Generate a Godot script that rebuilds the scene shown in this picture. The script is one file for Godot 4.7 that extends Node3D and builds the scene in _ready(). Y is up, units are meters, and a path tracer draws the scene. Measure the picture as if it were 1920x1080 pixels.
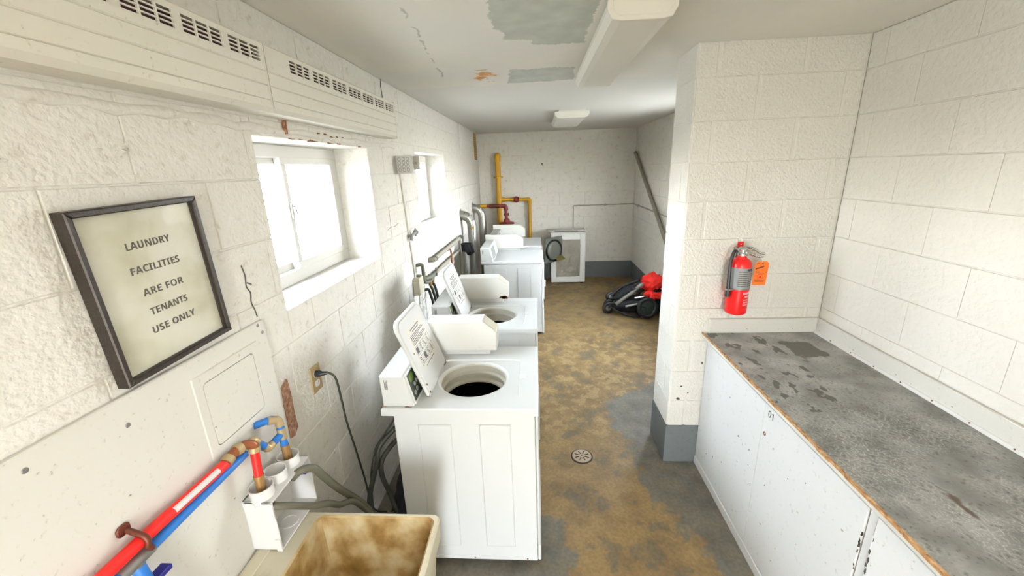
extends Node3D
# Basement laundry room. Coordinates: x right, y up, depth d into the room (z = -d). Metres.

const XL := -0.94      # left wall face
const XR := 1.585      # right wall face
const DB := 6.85       # back wall face
const DN := -2.2       # wall behind the camera
const CEIL := 2.40
const PD := 2.243      # front face of the partition stub
const PX := 0.79       # left face of the partition stub
const PT := 0.30       # its thickness

var M := {}
var TEX := {}

# ---------------------------------------------------------------- mesh builder
class MB:
	var v := PackedVector3Array()
	var n := PackedVector3Array()
	var uv := PackedVector2Array()
	var textured := false
	func tri(a: Vector3, b: Vector3, c: Vector3, na: Vector3, nb: Vector3, nc: Vector3, ua := Vector2(), ub := Vector2(), uc := Vector2()) -> void:
		v.append(a); v.append(c); v.append(b)
		n.append(na); n.append(nc); n.append(nb)
		uv.append(ua); uv.append(uc); uv.append(ub)
	func poly(p: Array, out: Vector3) -> void:
		var nn := Vector3()
		for i in p.size():
			var a: Vector3 = p[i]
			var b: Vector3 = p[(i + 1) % p.size()]
			nn += a.cross(b)
		if nn.length() < 1e-14:
			return
		nn = nn.normalized()
		var q := p
		if nn.dot(out) < 0.0:
			q = p.duplicate()
			q.reverse()
			nn = -nn
		for i in range(1, q.size() - 1):
			tri(q[0], q[i], q[i + 1], nn, nn, nn)
	func quad_uv(a: Vector3, b: Vector3, c: Vector3, d: Vector3) -> void:  # a lower left, counter-clockwise
		textured = true
		var nn := (b - a).cross(c - a).normalized()
		tri(a, b, c, nn, nn, nn, Vector2(0, 1), Vector2(1, 1), Vector2(1, 0))
		tri(a, c, d, nn, nn, nn, Vector2(0, 1), Vector2(1, 0), Vector2(0, 0))
	func box(c: Vector3, s: Vector3, bev := 0.0, B := Basis.IDENTITY) -> MB:
		var h := s * 0.5
		bev = minf(bev, minf(h.x, minf(h.y, h.z)) * 0.9)
		for k in 3:
			var i := (k + 1) % 3
			var j := (k + 2) % 3
			for sg in [-1.0, 1.0]:
				var q := []
				for w in [[-1, -1], [1, -1], [1, 1], [-1, 1]]:
					var p := Vector3()
					p[k] = sg * h[k]
					p[i] = w[0] * (h[i] - bev)
					p[j] = w[1] * (h[j] - bev)
					q.append(c + B * p)
				var o := Vector3()
				o[k] = sg
				poly(q, B * o)
			if bev > 0.0:
				for si in [-1.0, 1.0]:
					for sj in [-1.0, 1.0]:
						var q := []
						for w in [[0, -1], [0, 1], [1, 1], [1, -1]]:
							var p := Vector3()
							p[i] = si * (h[i] - (bev if w[0] == 1 else 0.0))
							p[j] = sj * (h[j] - (bev if w[0] == 0 else 0.0))
							p[k] = w[1] * (h[k] - bev)
							q.append(c + B * p)
						var o := Vector3()
						o[i] = si
						o[j] = sj
						poly(q, B * o)
		if bev > 0.0:
			for sx in [-1.0, 1.0]:
				for sy in [-1.0, 1.0]:
					for sz in [-1.0, 1.0]:
						var sgn := Vector3(sx, sy, sz)
						var q := []
						for k in 3:
							var p := sgn * (h - Vector3.ONE * bev)
							p[k] = sgn[k] * h[k]
							q.append(c + B * p)
						poly(q, B * sgn)
		return self
	# box given by its two corners in (x, y, depth)
	func bx(x0: float, x1: float, y0: float, y1: float, d0: float, d1: float, bev := 0.0) -> MB:
		return box(Vector3((x0 + x1) / 2, (y0 + y1) / 2, -(d0 + d1) / 2), Vector3(absf(x1 - x0), absf(y1 - y0), absf(d1 - d0)), bev)
	func tube(p: Array, r: float, seg := 12, caps := true, radii := []) -> MB:
		var rings := []
		var dirs := []
		for i in p.size():
			var t: Vector3
			if i == 0:
				t = p[1] - p[0]
			elif i == p.size() - 1:
				t = p[i] - p[i - 1]
			else:
				t = (p[i + 1] - p[i]).normalized() + (p[i] - p[i - 1]).normalized()
			dirs.append(t.normalized())
		var up := Vector3.UP if absf(dirs[0].y) < 0.9 else Vector3.RIGHT
		var side: Vector3 = dirs[0].cross(up).normalized()
		for i in p.size():
			var t: Vector3 = dirs[i]
			side = (side - t * side.dot(t)).normalized()
			var oth := t.cross(side)
			var ring := []
			for k in seg:
				var a := TAU * k / seg
				ring.append(side * cos(a) + oth * sin(a))
			rings.append(ring)
		for i in p.size() - 1:
			var ra: float = radii[i] if radii.size() else r
			var rb: float = radii[i + 1] if radii.size() else r
			for k in seg:
				var k2 := (k + 1) % seg
				var n0: Vector3 = rings[i][k]
				var n1: Vector3 = rings[i][k2]
				var n2: Vector3 = rings[i + 1][k2]
				var n3: Vector3 = rings[i + 1][k]
				var a: Vector3 = p[i] + n0 * ra
				var b: Vector3 = p[i] + n1 * ra
				var c: Vector3 = p[i + 1] + n2 * rb
				var d: Vector3 = p[i + 1] + n3 * rb
				tri(a, b, c, n0, n1, n2)
				tri(a, c, d, n0, n2, n3)
		if caps:
			for e in [0, p.size() - 1]:
				var re: float = radii[e] if radii.size() else r
				var q := []
				for k in seg:
					q.append(p[e] + rings[e][k] * re)
				poly(q, dirs[e] * (-1.0 if e == 0 else 1.0))
		return self
	func cyl(a: Vector3, b: Vector3, r: float, seg := 16, r2 := -1.0) -> MB:
		return tube([a, b], r, seg, true, [] if r2 < 0.0 else [r, r2])
	# profile of (radius, height) round the axis; flat along the profile unless smooth
	func lathe(prof: Array, o: Vector3, axis: Vector3, seg := 24, smooth := false, a0 := 0.0, a1 := TAU) -> MB:
		axis = axis.normalized()
		var s := axis.cross(Vector3.RIGHT if absf(axis.x) < 0.9 else Vector3.UP).normalized()
		var t := axis.cross(s)
		var slopes := []
		for i in prof.size() - 1:
			var e: Vector2 = prof[i + 1] - prof[i]
			slopes.append(Vector2(e.y, -e.x).normalized())
		for i in prof.size() - 1:
			var ma: Vector2 = slopes[i]
			var mb: Vector2 = slopes[i]
			if smooth:
				if i > 0: ma = (slopes[i] + slopes[i - 1]).normalized()
				if i < prof.size() - 2: mb = (slopes[i] + slopes[i + 1]).normalized()
			for k in seg:
				var x0 := a0 + (a1 - a0) * k / seg
				var x1 := a0 + (a1 - a0) * (k + 1) / seg
				var r0 := s * cos(x0) + t * sin(x0)
				var r1 := s * cos(x1) + t * sin(x1)
				var A: Vector3 = o + r0 * prof[i].x + axis * prof[i].y
				var B: Vector3 = o + r1 * prof[i].x + axis * prof[i].y
				var C: Vector3 = o + r1 * prof[i + 1].x + axis * prof[i + 1].y
				var D: Vector3 = o + r0 * prof[i + 1].x + axis * prof[i + 1].y
				var na0 := r0 * ma.x + axis * ma.y
				var na1 := r1 * ma.x + axis * ma.y
				var nb0 := r0 * mb.x + axis * mb.y
				var nb1 := r1 * mb.x + axis * mb.y
				tri(A, B, C, na0, na1, nb1)
				tri(A, C, D, na0, nb1, nb0)
		return self
	# polygon in the x-y plane of T, pushed along T's z from 0 to depth
	func prism(pts: Array, T: Transform3D, depth: float, bev := 0.0) -> MB:
		var p := PackedVector2Array(pts)
		var inner := p
		if bev > 0.0:
			var off := Geometry2D.offset_polygon(p, -bev, Geometry2D.JOIN_MITER)
			if off.size() == 1 and off[0].size() == p.size():
				# keep the pairing: rotate to the nearest first point
				var best := 0
				for i in off[0].size():
					if off[0][i].distance_to(p[0]) < off[0][best].distance_to(p[0]): best = i
				var rot := PackedVector2Array()
				var same := Geometry2D.is_polygon_clockwise(off[0]) == Geometry2D.is_polygon_clockwise(p)
				for i in p.size():
					rot.append(off[0][(best + (i if same else p.size() - i)) % p.size()])
				inner = rot
			else:
				bev = 0.0
		var cen := Vector2()
		for q in p: cen += q / p.size()
		var idx := Geometry2D.triangulate_polygon(inner)
		for e in [0.0, depth]:
			var o: Vector3 = T.basis.z * (1.0 if (e > 0.0) == (depth > 0.0) and e != 0.0 else -1.0) * signf(depth)
			for i in range(0, idx.size(), 3):
				poly([T * Vector3(inner[idx[i]].x, inner[idx[i]].y, e), T * Vector3(inner[idx[i + 1]].x, inner[idx[i + 1]].y, e), T * Vector3(inner[idx[i + 2]].x, inner[idx[i + 2]].y, e)], o)
		var cw := Geometry2D.is_polygon_clockwise(p)
		var zb := bev * signf(depth)
		for i in p.size():
			var a := p[i]
			var b := p[(i + 1) % p.size()]
			var ia := inner[i]
			var ib := inner[(i + 1) % p.size()]
			var nn := Vector2(b.y - a.y, a.x - b.x)
			if cw: nn = -nn
			var o := T.basis * Vector3(nn.x, nn.y, 0)
			poly([T * Vector3(a.x, a.y, zb), T * Vector3(b.x, b.y, zb), T * Vector3(b.x, b.y, depth - zb), T * Vector3(a.x, a.y, depth - zb)], o)
			if bev > 0.0:
				poly([T * Vector3(a.x, a.y, zb), T * Vector3(b.x, b.y, zb), T * Vector3(ib.x, ib.y, 0), T * Vector3(ia.x, ia.y, 0)], o - T.basis.z * signf(depth) * nn.length())
				poly([T * Vector3(a.x, a.y, depth - zb), T * Vector3(b.x, b.y, depth - zb), T * Vector3(ib.x, ib.y, depth), T * Vector3(ia.x, ia.y, depth)], o + T.basis.z * signf(depth) * nn.length())
		return self
	# polygon of (x, y) pushed along depth from d0 to d1
	func extrude(pts: Array, d0: float, d1: float, bev := 0.0) -> MB:
		return prism(pts, Transform3D(Basis(), Vector3(0, 0, -d0)), -(d1 - d0), bev)
	func loops(a: Array, b: Array, out: Vector3) -> MB:
		for i in a.size():
			var j := (i + 1) % a.size()
			poly([a[i], a[j], b[j], b[i]], out)
		return self
	func loops_in(a: Array, b: Array, c: Vector3, inward := false) -> MB:   # walls between two loops, facing away from (or to) c
		for i in a.size():
			var j := (i + 1) % a.size()
			var o: Vector3 = (a[i] + b[j]) / 2 - c
			o.y = 0
			poly([a[i], a[j], b[j], b[i]], -o if inward else o)
		return self
	# rows of points, smooth normals, facing away from c
	func sheet(P: Array, c: Vector3, wrap := false) -> MB:
		var R := P.size()
		var K: int = P[0].size()
		var N := []
		for i in R:
			var row := []
			for k in K:
				var kp := (k + 1) % K if wrap else mini(k + 1, K - 1)
				var km := (k + K - 1) % K if wrap else maxi(k - 1, 0)
				var du: Vector3 = P[i][kp] - P[i][km]
				var dv: Vector3 = P[mini(i + 1, R - 1)][k] - P[maxi(i - 1, 0)][k]
				var nn := du.cross(dv).normalized()
				if nn.length() < 0.5: nn = (P[i][k] - c).normalized()
				if nn.dot(P[i][k] - c) < 0.0: nn = -nn
				row.append(nn)
			N.append(row)
		for i in R - 1:
			for k in (K if wrap else K - 1):
				var k2 := (k + 1) % K
				var a: Vector3 = P[i][k]; var b: Vector3 = P[i][k2]; var cc: Vector3 = P[i + 1][k2]; var d: Vector3 = P[i + 1][k]
				var f := (b - a).cross(cc - a) + (cc - a).cross(d - a)
				if f.dot(N[i][k] + N[i + 1][k2]) >= 0.0:
					tri(a, b, cc, N[i][k], N[i][k2], N[i + 1][k2]); tri(a, cc, d, N[i][k], N[i + 1][k2], N[i + 1][k])
				else:
					tri(a, cc, b, N[i][k], N[i + 1][k2], N[i][k2]); tri(a, d, cc, N[i][k], N[i + 1][k], N[i + 1][k2])
		return self
	func blob(c: Vector3, r: Vector3, amp := 0.0, sd := 1, freq := 6.0, B := Basis.IDENTITY, rows := 14, cols := 22) -> MB:
		var fn := FastNoiseLite.new()
		fn.seed = sd
		fn.frequency = freq
		var P := []
		for i in rows + 1:
			var row := []
			var th := PI * i / rows
			for k in cols:
				var ph := TAU * k / cols
				var q := Vector3(sin(th) * cos(ph), cos(th), sin(th) * sin(ph))
				var w := 1.0 + amp * fn.get_noise_3d(q.x, q.y, q.z)
				row.append(c + B * (q * r * w))
			P.append(row)
		return sheet(P, c, true)
	func commit(shift: Vector3) -> ArrayMesh:
		var vv := v
		if shift != Vector3.ZERO:
			vv = PackedVector3Array()
			for q in v: vv.append(q - shift)
		var a := []
		a.resize(Mesh.ARRAY_MAX)
		a[Mesh.ARRAY_VERTEX] = vv
		a[Mesh.ARRAY_NORMAL] = n
		if textured: a[Mesh.ARRAY_TEX_UV] = uv
		var m := ArrayMesh.new()
		m.add_surface_from_arrays(Mesh.PRIMITIVE_TRIANGLES, a)
		return m

func mb() -> MB:
	return MB.new()

static func W(x: float, y: float, d: float) -> Vector3:
	return Vector3(x, y, -d)

# polyline with rounded corners
func bend(p: Array, r: float, k := 5) -> Array:
	var o := [p[0]]
	for i in range(1, p.size() - 1):
		var a: Vector3 = p[i - 1]; var b: Vector3 = p[i]; var c: Vector3 = p[i + 1]
		var ra := minf(r, minf(a.distance_to(b), b.distance_to(c)) * 0.48)
		var s := b + (a - b).normalized() * ra
		var e := b + (c - b).normalized() * ra
		for j in k + 1:
			var t := float(j) / k
			o.append(s.lerp(b, t).lerp(b.lerp(e, t), t))
	o.append(p[p.size() - 1])
	return o

func spline(p: Array, k := 8) -> Array:
	var o := []
	for i in p.size() - 1:
		var a: Vector3 = p[maxi(i - 1, 0)]; var b: Vector3 = p[i]; var c: Vector3 = p[i + 1]; var d: Vector3 = p[mini(i + 2, p.size() - 1)]
		for j in k:
			o.append(b.cubic_interpolate(c, a, d, float(j) / k))
	o.append(p[p.size() - 1])
	return o

func round_rect(w: float, h: float, r: float, k := 6) -> Array:   # centred, counter-clockwise
	var o := []
	for c in [[1, 1, 0.0], [-1, 1, PI / 2], [-1, -1, PI], [1, -1, PI * 1.5]]:
		for j in k + 1:
			var a: float = c[2] + PI / 2 * j / k
			o.append(Vector2(c[0] * (w / 2 - r) + cos(a) * r, c[1] * (h / 2 - r) + sin(a) * r))
	return o

func ragged(w: float, h: float, sd: int, amp := 0.25, k := 18) -> Array:
	var g := RandomNumberGenerator.new()
	g.seed = sd
	var o := []
	for i in k:
		var a := TAU * i / k
		var q := 1.0 + g.randf_range(-amp, amp)
		o.append(Vector2(cos(a) * w / 2 * q, sin(a) * h / 2 * q))
	return o

# planes: x of the plane points along depth, y up, z out of the left wall (towards +x)
func on_left(x: float, y := 0.0, d := 0.0) -> Transform3D:
	return Transform3D(Basis(Vector3(0, 0, -1), Vector3(0, 1, 0), Vector3(1, 0, 0)), W(x, y, d))
# right wall or cabinet front: x of the plane points towards the camera, z towards -x
func on_right(x: float, y := 0.0, d := 0.0) -> Transform3D:
	return Transform3D(Basis(Vector3(0, 0, 1), Vector3(0, 1, 0), Vector3(-1, 0, 0)), W(x, y, d))
func facing(x: float, y: float, d: float) -> Transform3D:
	return Transform3D(Basis(), W(x, y, d))

# ---------------------------------------------------------------- nodes
func origin_of(o: Node) -> Vector3:
	var p := Vector3.ZERO
	while o != self and o is Node3D:
		p += o.position
		o = o.get_parent()
	return p

func thing(nm: String, label: String, cat: String, base: Vector3, group := "") -> Node3D:
	var o := Node3D.new()
	o.name = nm
	o.position = base
	add_child(o, true)
	tag(o, label, cat, group)
	return o

func tag(o: Node, label: String, cat: String, group := "") -> void:
	o.set_meta("label", label)
	o.set_meta("category", cat)
	if group != "": o.set_meta("group", group)

func part(nm: String, b: MB, m: Material, parent: Node, label := "") -> MeshInstance3D:
	var o := MeshInstance3D.new()
	o.name = nm
	o.mesh = b.commit(origin_of(parent))
	o.material_override = m
	parent.add_child(o, true)
	if label != "": o.set_meta("label", label)
	return o

func solo(nm: String, b: MB, m: Material, label: String, cat: String, base: Vector3, group := "") -> MeshInstance3D:
	var o := MeshInstance3D.new()
	o.name = nm
	o.mesh = b.commit(base)
	o.material_override = m
	o.position = base
	add_child(o, true)
	tag(o, label, cat, group)
	return o

func structure(nm: String, label: String, cat: String, b: MB = null, m: Material = null) -> Node3D:
	var o: Node3D
	if b:
		var mi := MeshInstance3D.new()
		mi.mesh = b.commit(Vector3.ZERO)
		mi.material_override = m
		o = mi
	else:
		o = Node3D.new()
	o.name = nm
	add_child(o, true)
	tag(o, label, cat)
	o.set_meta("kind", "structure")
	return o

func copy(src: Node3D, nm: String, shift: Vector3, label: String) -> Node3D:
	var o: Node3D = src.duplicate()
	o.name = nm
	add_child(o, true)
	o.position = src.position + shift
	o.set_meta("label", label)
	return o

func font(bold := false, spacing := 0) -> Font:
	var f := SystemFont.new()
	f.font_names = PackedStringArray(["Droid Sans"])
	if bold: f.font_weight = 700
	if spacing == 0: return f
	var fv := FontVariation.new()
	fv.base_font = f
	fv.spacing_glyph = spacing
	return fv

# lettering centred on T's origin in T's x-y plane; width fits the given one when > 0
func lettering(nm: String, s: String, cap: float, T: Transform3D, m: Material, parent: Node, width := 0.0, bold := false, bend_r := 0.0) -> MeshInstance3D:
	var t := TextMesh.new()
	t.text = s
	t.font = font(bold)
	t.font_size = 64
	t.pixel_size = cap / (64.0 * 0.714)
	t.depth = 0.0006
	t.curve_step = 2.0
	var a := t.get_mesh_arrays()
	var src: PackedVector3Array = a[Mesh.ARRAY_VERTEX]
	var nr: PackedVector3Array = a[Mesh.ARRAY_NORMAL]
	var lo := Vector3.INF
	var hi := -Vector3.INF
	for q in src:
		lo = lo.min(q)
		hi = hi.max(q)
	var k := width / (hi.x - lo.x) if width > 0.0 else 1.0
	var cen := (lo + hi) / 2
	var ori := origin_of(parent)
	for i in src.size():
		var q := src[i] - cen
		q.x *= k
		var nn := nr[i]
		if bend_r > 0.0:      # wrapped round a vertical cylinder whose axis is bend_r behind T's origin
			var ang := q.x / bend_r
			var rad := bend_r + q.z
			nn = nn.rotated(Vector3.UP, ang)
			q = Vector3(sin(ang) * rad, q.y, cos(ang) * rad - bend_r)
		src[i] = T * q - ori
		nr[i] = (T.basis * nn).normalized()
	a[Mesh.ARRAY_VERTEX] = src
	a[Mesh.ARRAY_NORMAL] = nr
	a[Mesh.ARRAY_TANGENT] = null
	var am := ArrayMesh.new()
	am.add_surface_from_arrays(Mesh.PRIMITIVE_TRIANGLES, a)
	var o := MeshInstance3D.new()
	o.name = nm
	o.mesh = am
	o.material_override = m
	parent.add_child(o, true)
	return o

# ---------------------------------------------------------------- materials
func rgb(r: float, g: float, b: float) -> Color:
	return Color(r / 255.0, g / 255.0, b / 255.0)

func noise(nm: String, sd: int, freq: float, size: int, offs: Array, cols: Array, octaves := 4, kind := FastNoiseLite.TYPE_SIMPLEX_SMOOTH, fractal := FastNoiseLite.FRACTAL_FBM) -> NoiseTexture2D:
	var f := FastNoiseLite.new()
	f.seed = sd
	f.noise_type = kind
	f.frequency = freq
	f.fractal_type = fractal
	f.fractal_octaves = octaves
	var t := NoiseTexture2D.new()
	t.width = size
	t.height = size
	t.seamless = true
	t.noise = f
	var g := Gradient.new()
	g.offsets = PackedFloat32Array(offs)
	g.colors = PackedColorArray(cols)
	t.color_ramp = g
	TEX[nm] = t
	return t

func mat(nm: String, c: Color, rough := 0.6, metal := 0.0, bump: Texture2D = null, cm := 0.1, tile := 1.0, albedo: Texture2D = null) -> StandardMaterial3D:
	var m := StandardMaterial3D.new()
	m.resource_name = nm
	m.albedo_color = c
	m.roughness = rough
	m.metallic = metal
	if bump:
		m.heightmap_enabled = true
		m.heightmap_texture = bump
		m.heightmap_scale = cm
	if albedo:
		m.albedo_texture = albedo
	if bump or albedo:
		m.uv1_triplanar = true
		m.uv1_world_triplanar = true
		m.uv1_triplanar_sharpness = 6.0
		m.uv1_scale = Vector3.ONE / tile
	M[nm] = m
	return m

func grey(x: float) -> Color:
	return Color(x, x, x)

func materials() -> void:
	noise("orange_peel", 3, 0.045, 256, [0.0, 1.0], [grey(0.0), grey(1.0)], 4)
	noise("rough_block", 9, 0.03, 512, [0.0, 0.45, 0.62, 1.0], [grey(0.1), grey(0.55), grey(0.7), grey(1.0)], 5)
	noise("wall_grime", 21, 0.012, 512, [0.0, 0.16, 0.26, 1.0], [rgb(222, 219, 210), rgb(243, 241, 237), rgb(251, 250, 248), rgb(255, 255, 255)], 6)
	noise("scuffs", 5, 0.02, 512, [0.0, 0.07, 0.12, 0.26, 1.0], [rgb(120, 118, 112), rgb(205, 204, 200), rgb(244, 244, 242), rgb(254, 254, 253), rgb(255, 255, 255)], 6)
	noise("stain", 14, 0.008, 512, [0.0, 0.3, 0.45, 0.6, 0.75, 1.0], [rgb(118, 88, 42), rgb(150, 118, 66), rgb(176, 148, 98), rgb(194, 170, 124), rgb(206, 190, 150), rgb(220, 210, 180)], 6)
	noise("rust", 31, 0.02, 256, [0.0, 0.4, 0.7, 1.0], [rgb(66, 38, 24), rgb(118, 74, 46), rgb(156, 112, 80), rgb(196, 168, 138)], 5)
	noise("paper", 17, 0.006, 256, [0.0, 0.45, 0.6, 1.0], [rgb(206, 202, 174), rgb(226, 224, 202), rgb(234, 232, 214), rgb(242, 240, 226)], 5)
	noise("brushed", 8, 0.03, 256, [0.0, 1.0], [rgb(190, 190, 186), rgb(235, 235, 232)], 3)
	noise("bare_wall", 33, 0.02, 256, [0.0, 0.4, 0.7, 1.0], [rgb(104, 70, 52), rgb(158, 118, 94), rgb(186, 150, 126), rgb(214, 190, 170)], 5)
	noise("wood", 37, 0.02, 256, [0.0, 0.35, 0.7, 1.0], [rgb(96, 66, 40), rgb(164, 120, 76), rgb(194, 152, 106), rgb(218, 186, 144)], 5)
	var hb: Texture2D = TEX["rough_block"]
	var op: Texture2D = TEX["orange_peel"]
	mat("paint_left", rgb(247, 245, 238), 0.62, 0.0, hb, 0.32, 0.36, TEX["wall_grime"])
	mat("paint_right", rgb(246, 244, 235), 0.6, 0.0, hb, 0.3, 0.55)
	mat("paint_partition", rgb(246, 244, 235), 0.55, 0.0, hb, 0.42, 0.3)
	mat("paint_back", rgb(244, 241, 231), 0.62, 0.0, hb, 0.3, 0.6, TEX["wall_grime"])
	mat("paint_plain", rgb(246, 243, 232), 0.6, 0.0, op, 0.08, 0.3)
	mat("base_grey", rgb(112, 118, 120), 0.55, 0.0, op, 0.1, 0.3, TEX["wall_grime"])
	mat("white_board", rgb(236, 234, 226), 0.55, 0.0, op, 0.02, 0.25, TEX["scuffs"])
	mat("cabinet_white", rgb(248, 249, 249), 0.45, 0.0, op, 0.03, 0.4, TEX["scuffs"])
	mat("appliance", rgb(231, 233, 231), 0.28)
	M["appliance"].clearcoat_enabled = true
	M["appliance"].clearcoat = 0.3
	mat("appliance_worn", rgb(238, 237, 230), 0.35, 0.0, null, 0, 0.9, TEX["scuffs"])
	mat("plastic_white", rgb(238, 238, 236), 0.4)
	mat("plastic_cream", rgb(226, 220, 198), 0.45)
	mat("vinyl", rgb(244, 243, 238), 0.35)
	mat("dark", rgb(18, 18, 20), 0.5)
	mat("seam", rgb(70, 68, 64), 0.8)
	mat("rubber", rgb(52, 54, 48), 0.6)
	mat("hose_grey", rgb(92, 90, 74), 0.55)
	mat("black_plastic", rgb(26, 26, 30), 0.4)
	mat("black_cloth", rgb(24, 24, 30), 0.9, 0.0, op, 0.1, 0.1)
	mat("heater_cream", rgb(246, 243, 232), 0.45, 0.0, op, 0.02, 0.3, TEX["scuffs"])
	mat("heater_dark", rgb(62, 22, 26), 0.7)
	mat("frame_dark", rgb(34, 27, 22), 0.4, 0.2, op, 0.05, 0.1)
	mat("paper", rgb(255, 255, 255), 0.8, 0.0, null, 0, 0.35, TEX["paper"])
	mat("ink", rgb(78, 70, 56), 0.8)
	mat("ink_black", rgb(34, 34, 34), 0.7)
	mat("pex_red", rgb(222, 30, 28), 0.35)
	mat("pex_blue", rgb(36, 112, 196), 0.35)
	mat("brass_old", rgb(172, 136, 88), 0.45, 0.55)
	mat("brass_pale", rgb(190, 168, 128), 0.4, 0.4)
	mat("bronze_dark", rgb(92, 44, 30), 0.45, 0.4)
	mat("copper", rgb(150, 90, 60), 0.4, 0.7)
	mat("pipe_painted", rgb(176, 172, 158), 0.55)
	mat("pipe_iron", rgb(120, 124, 112), 0.5, 0.3)
	mat("gas_yellow", rgb(206, 156, 30), 0.45, 0.0, op, 0.05, 0.2)
	mat("pipe_red", rgb(120, 40, 34), 0.5, 0.1)
	mat("duct", rgb(205, 205, 200), 0.3, 0.9)
	mat("chrome", rgb(220, 220, 220), 0.2, 0.9)
	mat("steel_dull", rgb(150, 150, 148), 0.45, 0.7)
	mat("extinguisher_red", rgb(214, 18, 20), 0.3)
	mat("label_silver", rgb(150, 154, 156), 0.5, 0.1)
	mat("tag_orange", rgb(244, 120, 40), 0.7)
	mat("white_ink", rgb(246, 236, 236), 0.7)
	mat("pink_ink", rgb(240, 150, 150), 0.7)
	mat("fluted_lens", rgb(250, 247, 236), 0.35)
	mat("lamp_white", rgb(246, 243, 232), 0.4)
	mat("wood_edge", rgb(190, 130, 72), 0.6, 0.0, op, 0.05, 0.2, TEX["wood"])
	M["wood_edge"].albedo_color = Color.WHITE
	mat("rust", rgb(255, 255, 255), 0.85, 0.0, op, 0.1, 0.12, TEX["rust"])
	mat("bare_wall", Color.WHITE, 0.9, 0.0, op, 0.25, 0.15, TEX["bare_wall"])
	mat("vent_brass", rgb(176, 148, 80), 0.5, 0.3)
	mat("sink_outer", rgb(226, 220, 196), 0.4, 0.0, null, 0, 0.7, TEX["wall_grime"])
	mat("sink_inner", rgb(255, 255, 255), 0.5, 0.0, op, 0.02, 0.75, TEX["stain"])
	mat("old_sheet", rgb(150, 144, 130), 0.45, 0.25, hb, 0.3, 0.5)
	mat("old_door", rgb(120, 122, 112), 0.45, 0.2)
	mat("pole_grey", rgb(140, 134, 118), 0.5, 0.2)
	mat("stroller_tube", rgb(128, 126, 120), 0.4, 0.4)
	mat("stroller_red", rgb(232, 34, 26), 0.7, 0.0, op, 0.08, 0.08)
	mat("wheel_green", rgb(30, 48, 38), 0.5)
	mat("outlet_tan", rgb(178, 156, 116), 0.5)
	mat("iron_grate", rgb(176, 160, 138), 0.5, 0.3, op, 0.05, 0.1)
	mat("control_dark", rgb(44, 50, 46), 0.35)
	mat("control_grey", rgb(150, 156, 150), 0.4)
	mat("sticker_green", rgb(92, 120, 44), 0.4)
	mat("tub_cream", rgb(214, 210, 196), 0.35)
	mat("basket_black", rgb(16, 18, 18), 0.3)
	mat("led_lens", rgb(236, 236, 230), 0.25)
	var gl := mat("glass", Color(1, 1, 1, 0.06), 0.03)
	gl.transparency = BaseMaterial3D.TRANSPARENCY_ALPHA
	var pg := mat("frame_glass", Color(1, 1, 1, 0.05), 0.05)
	pg.transparency = BaseMaterial3D.TRANSPARENCY_ALPHA
	pg.metallic_specular = 0.15

func image_texture(w: int, h: int, bytes: PackedByteArray) -> ImageTexture:
	return ImageTexture.create_from_image(Image.create_from_data(w, h, false, Image.FORMAT_RGB8, bytes))

func fnoise(sd: int, freq: float, octaves := 4) -> FastNoiseLite:
	var f := FastNoiseLite.new()
	f.seed = sd
	f.noise_type = FastNoiseLite.TYPE_SIMPLEX_SMOOTH
	f.frequency = freq
	f.fractal_octaves = octaves
	return f

# worn concrete: brown where the grey floor paint has gone, in metres
func floor_texture() -> ImageTexture:
	var w := 512
	var h := 1536
	var big := fnoise(11, 1.4, 5)
	var mid := fnoise(12, 6.0, 5)
	var fine := fnoise(13, 40.0, 3)
	var spots := fnoise(15, 3.2, 6)
	var by := PackedByteArray()
	by.resize(w * h * 3)
	var brown := Vector3(150, 125, 84)
	var dark := Vector3(118, 97, 66)
	var tan := Vector3(176, 152, 112)
	var gray := Vector3(116, 113, 104)
	var slate := Vector3(94, 91, 84)
	var flake := fnoise(16, 9.0, 6)
	var o := 0
	for j in h:
		var d := DN + (DB - DN) * (j + 0.5) / h
		# edges of the worn walkway at this depth
		var left := 0.12 if d < 1.75 else lerpf(0.12, -0.4, clampf((d - 1.75) / 0.2, 0, 1))
		var right := lerpf(0.88, 0.60, clampf((d - 1.45) / 0.65, 0, 1))
		if d > 2.45: right = lerpf(0.60, 0.52, clampf((d - 2.45) / 0.4, 0, 1))
		if d > 2.9: right = lerpf(0.52, 2.2, clampf((d - 2.9) / 1.2, 0, 1))
		var lone := smoothstep(2.35, 2.7, d) * (1.0 - smoothstep(4.0, 4.5, d))
		for i in w:
			var x := XL + (XR - XL) * (i + 0.5) / w
			var nb := big.get_noise_2d(x, d)
			var nm := mid.get_noise_2d(x, d)
			var nf := fine.get_noise_2d(x, d)
			var ns := spots.get_noise_2d(x, d)
			var nk := flake.get_noise_2d(x, d)
			var e := minf(x - left, right - x) + nb * 0.10 + nm * 0.08 + nk * 0.05
			var worn := smoothstep(-0.02, 0.035, e)
			var base := gray.lerp(slate, clampf(0.35 + nm * 0.9 + nb * 0.6, 0, 1))
			base = base.lerp(brown, 0.25 * clampf(nk + 0.4, 0, 1))
			var bc := brown.lerp(dark, clampf(0.25 + 0.35 * lone + nb * 0.8 + nm * 0.7, 0, 1))
			bc = bc.lerp(tan, smoothstep(0.12, 0.34, nk + ns * 0.7) * (0.14 + 0.34 * lone))
			bc = bc.lerp(slate, smoothstep(0.2, 0.5, -nk * 0.6 - ns) * 0.5)
			var c := base.lerp(bc, worn) * (1.0 + nf * 0.12)
			by[o] = int(clampf(c.x, 0, 255))
			by[o + 1] = int(clampf(c.y, 0, 255))
			by[o + 2] = int(clampf(c.z, 0, 255))
			o += 3
	return image_texture(w, h, by)

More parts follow.
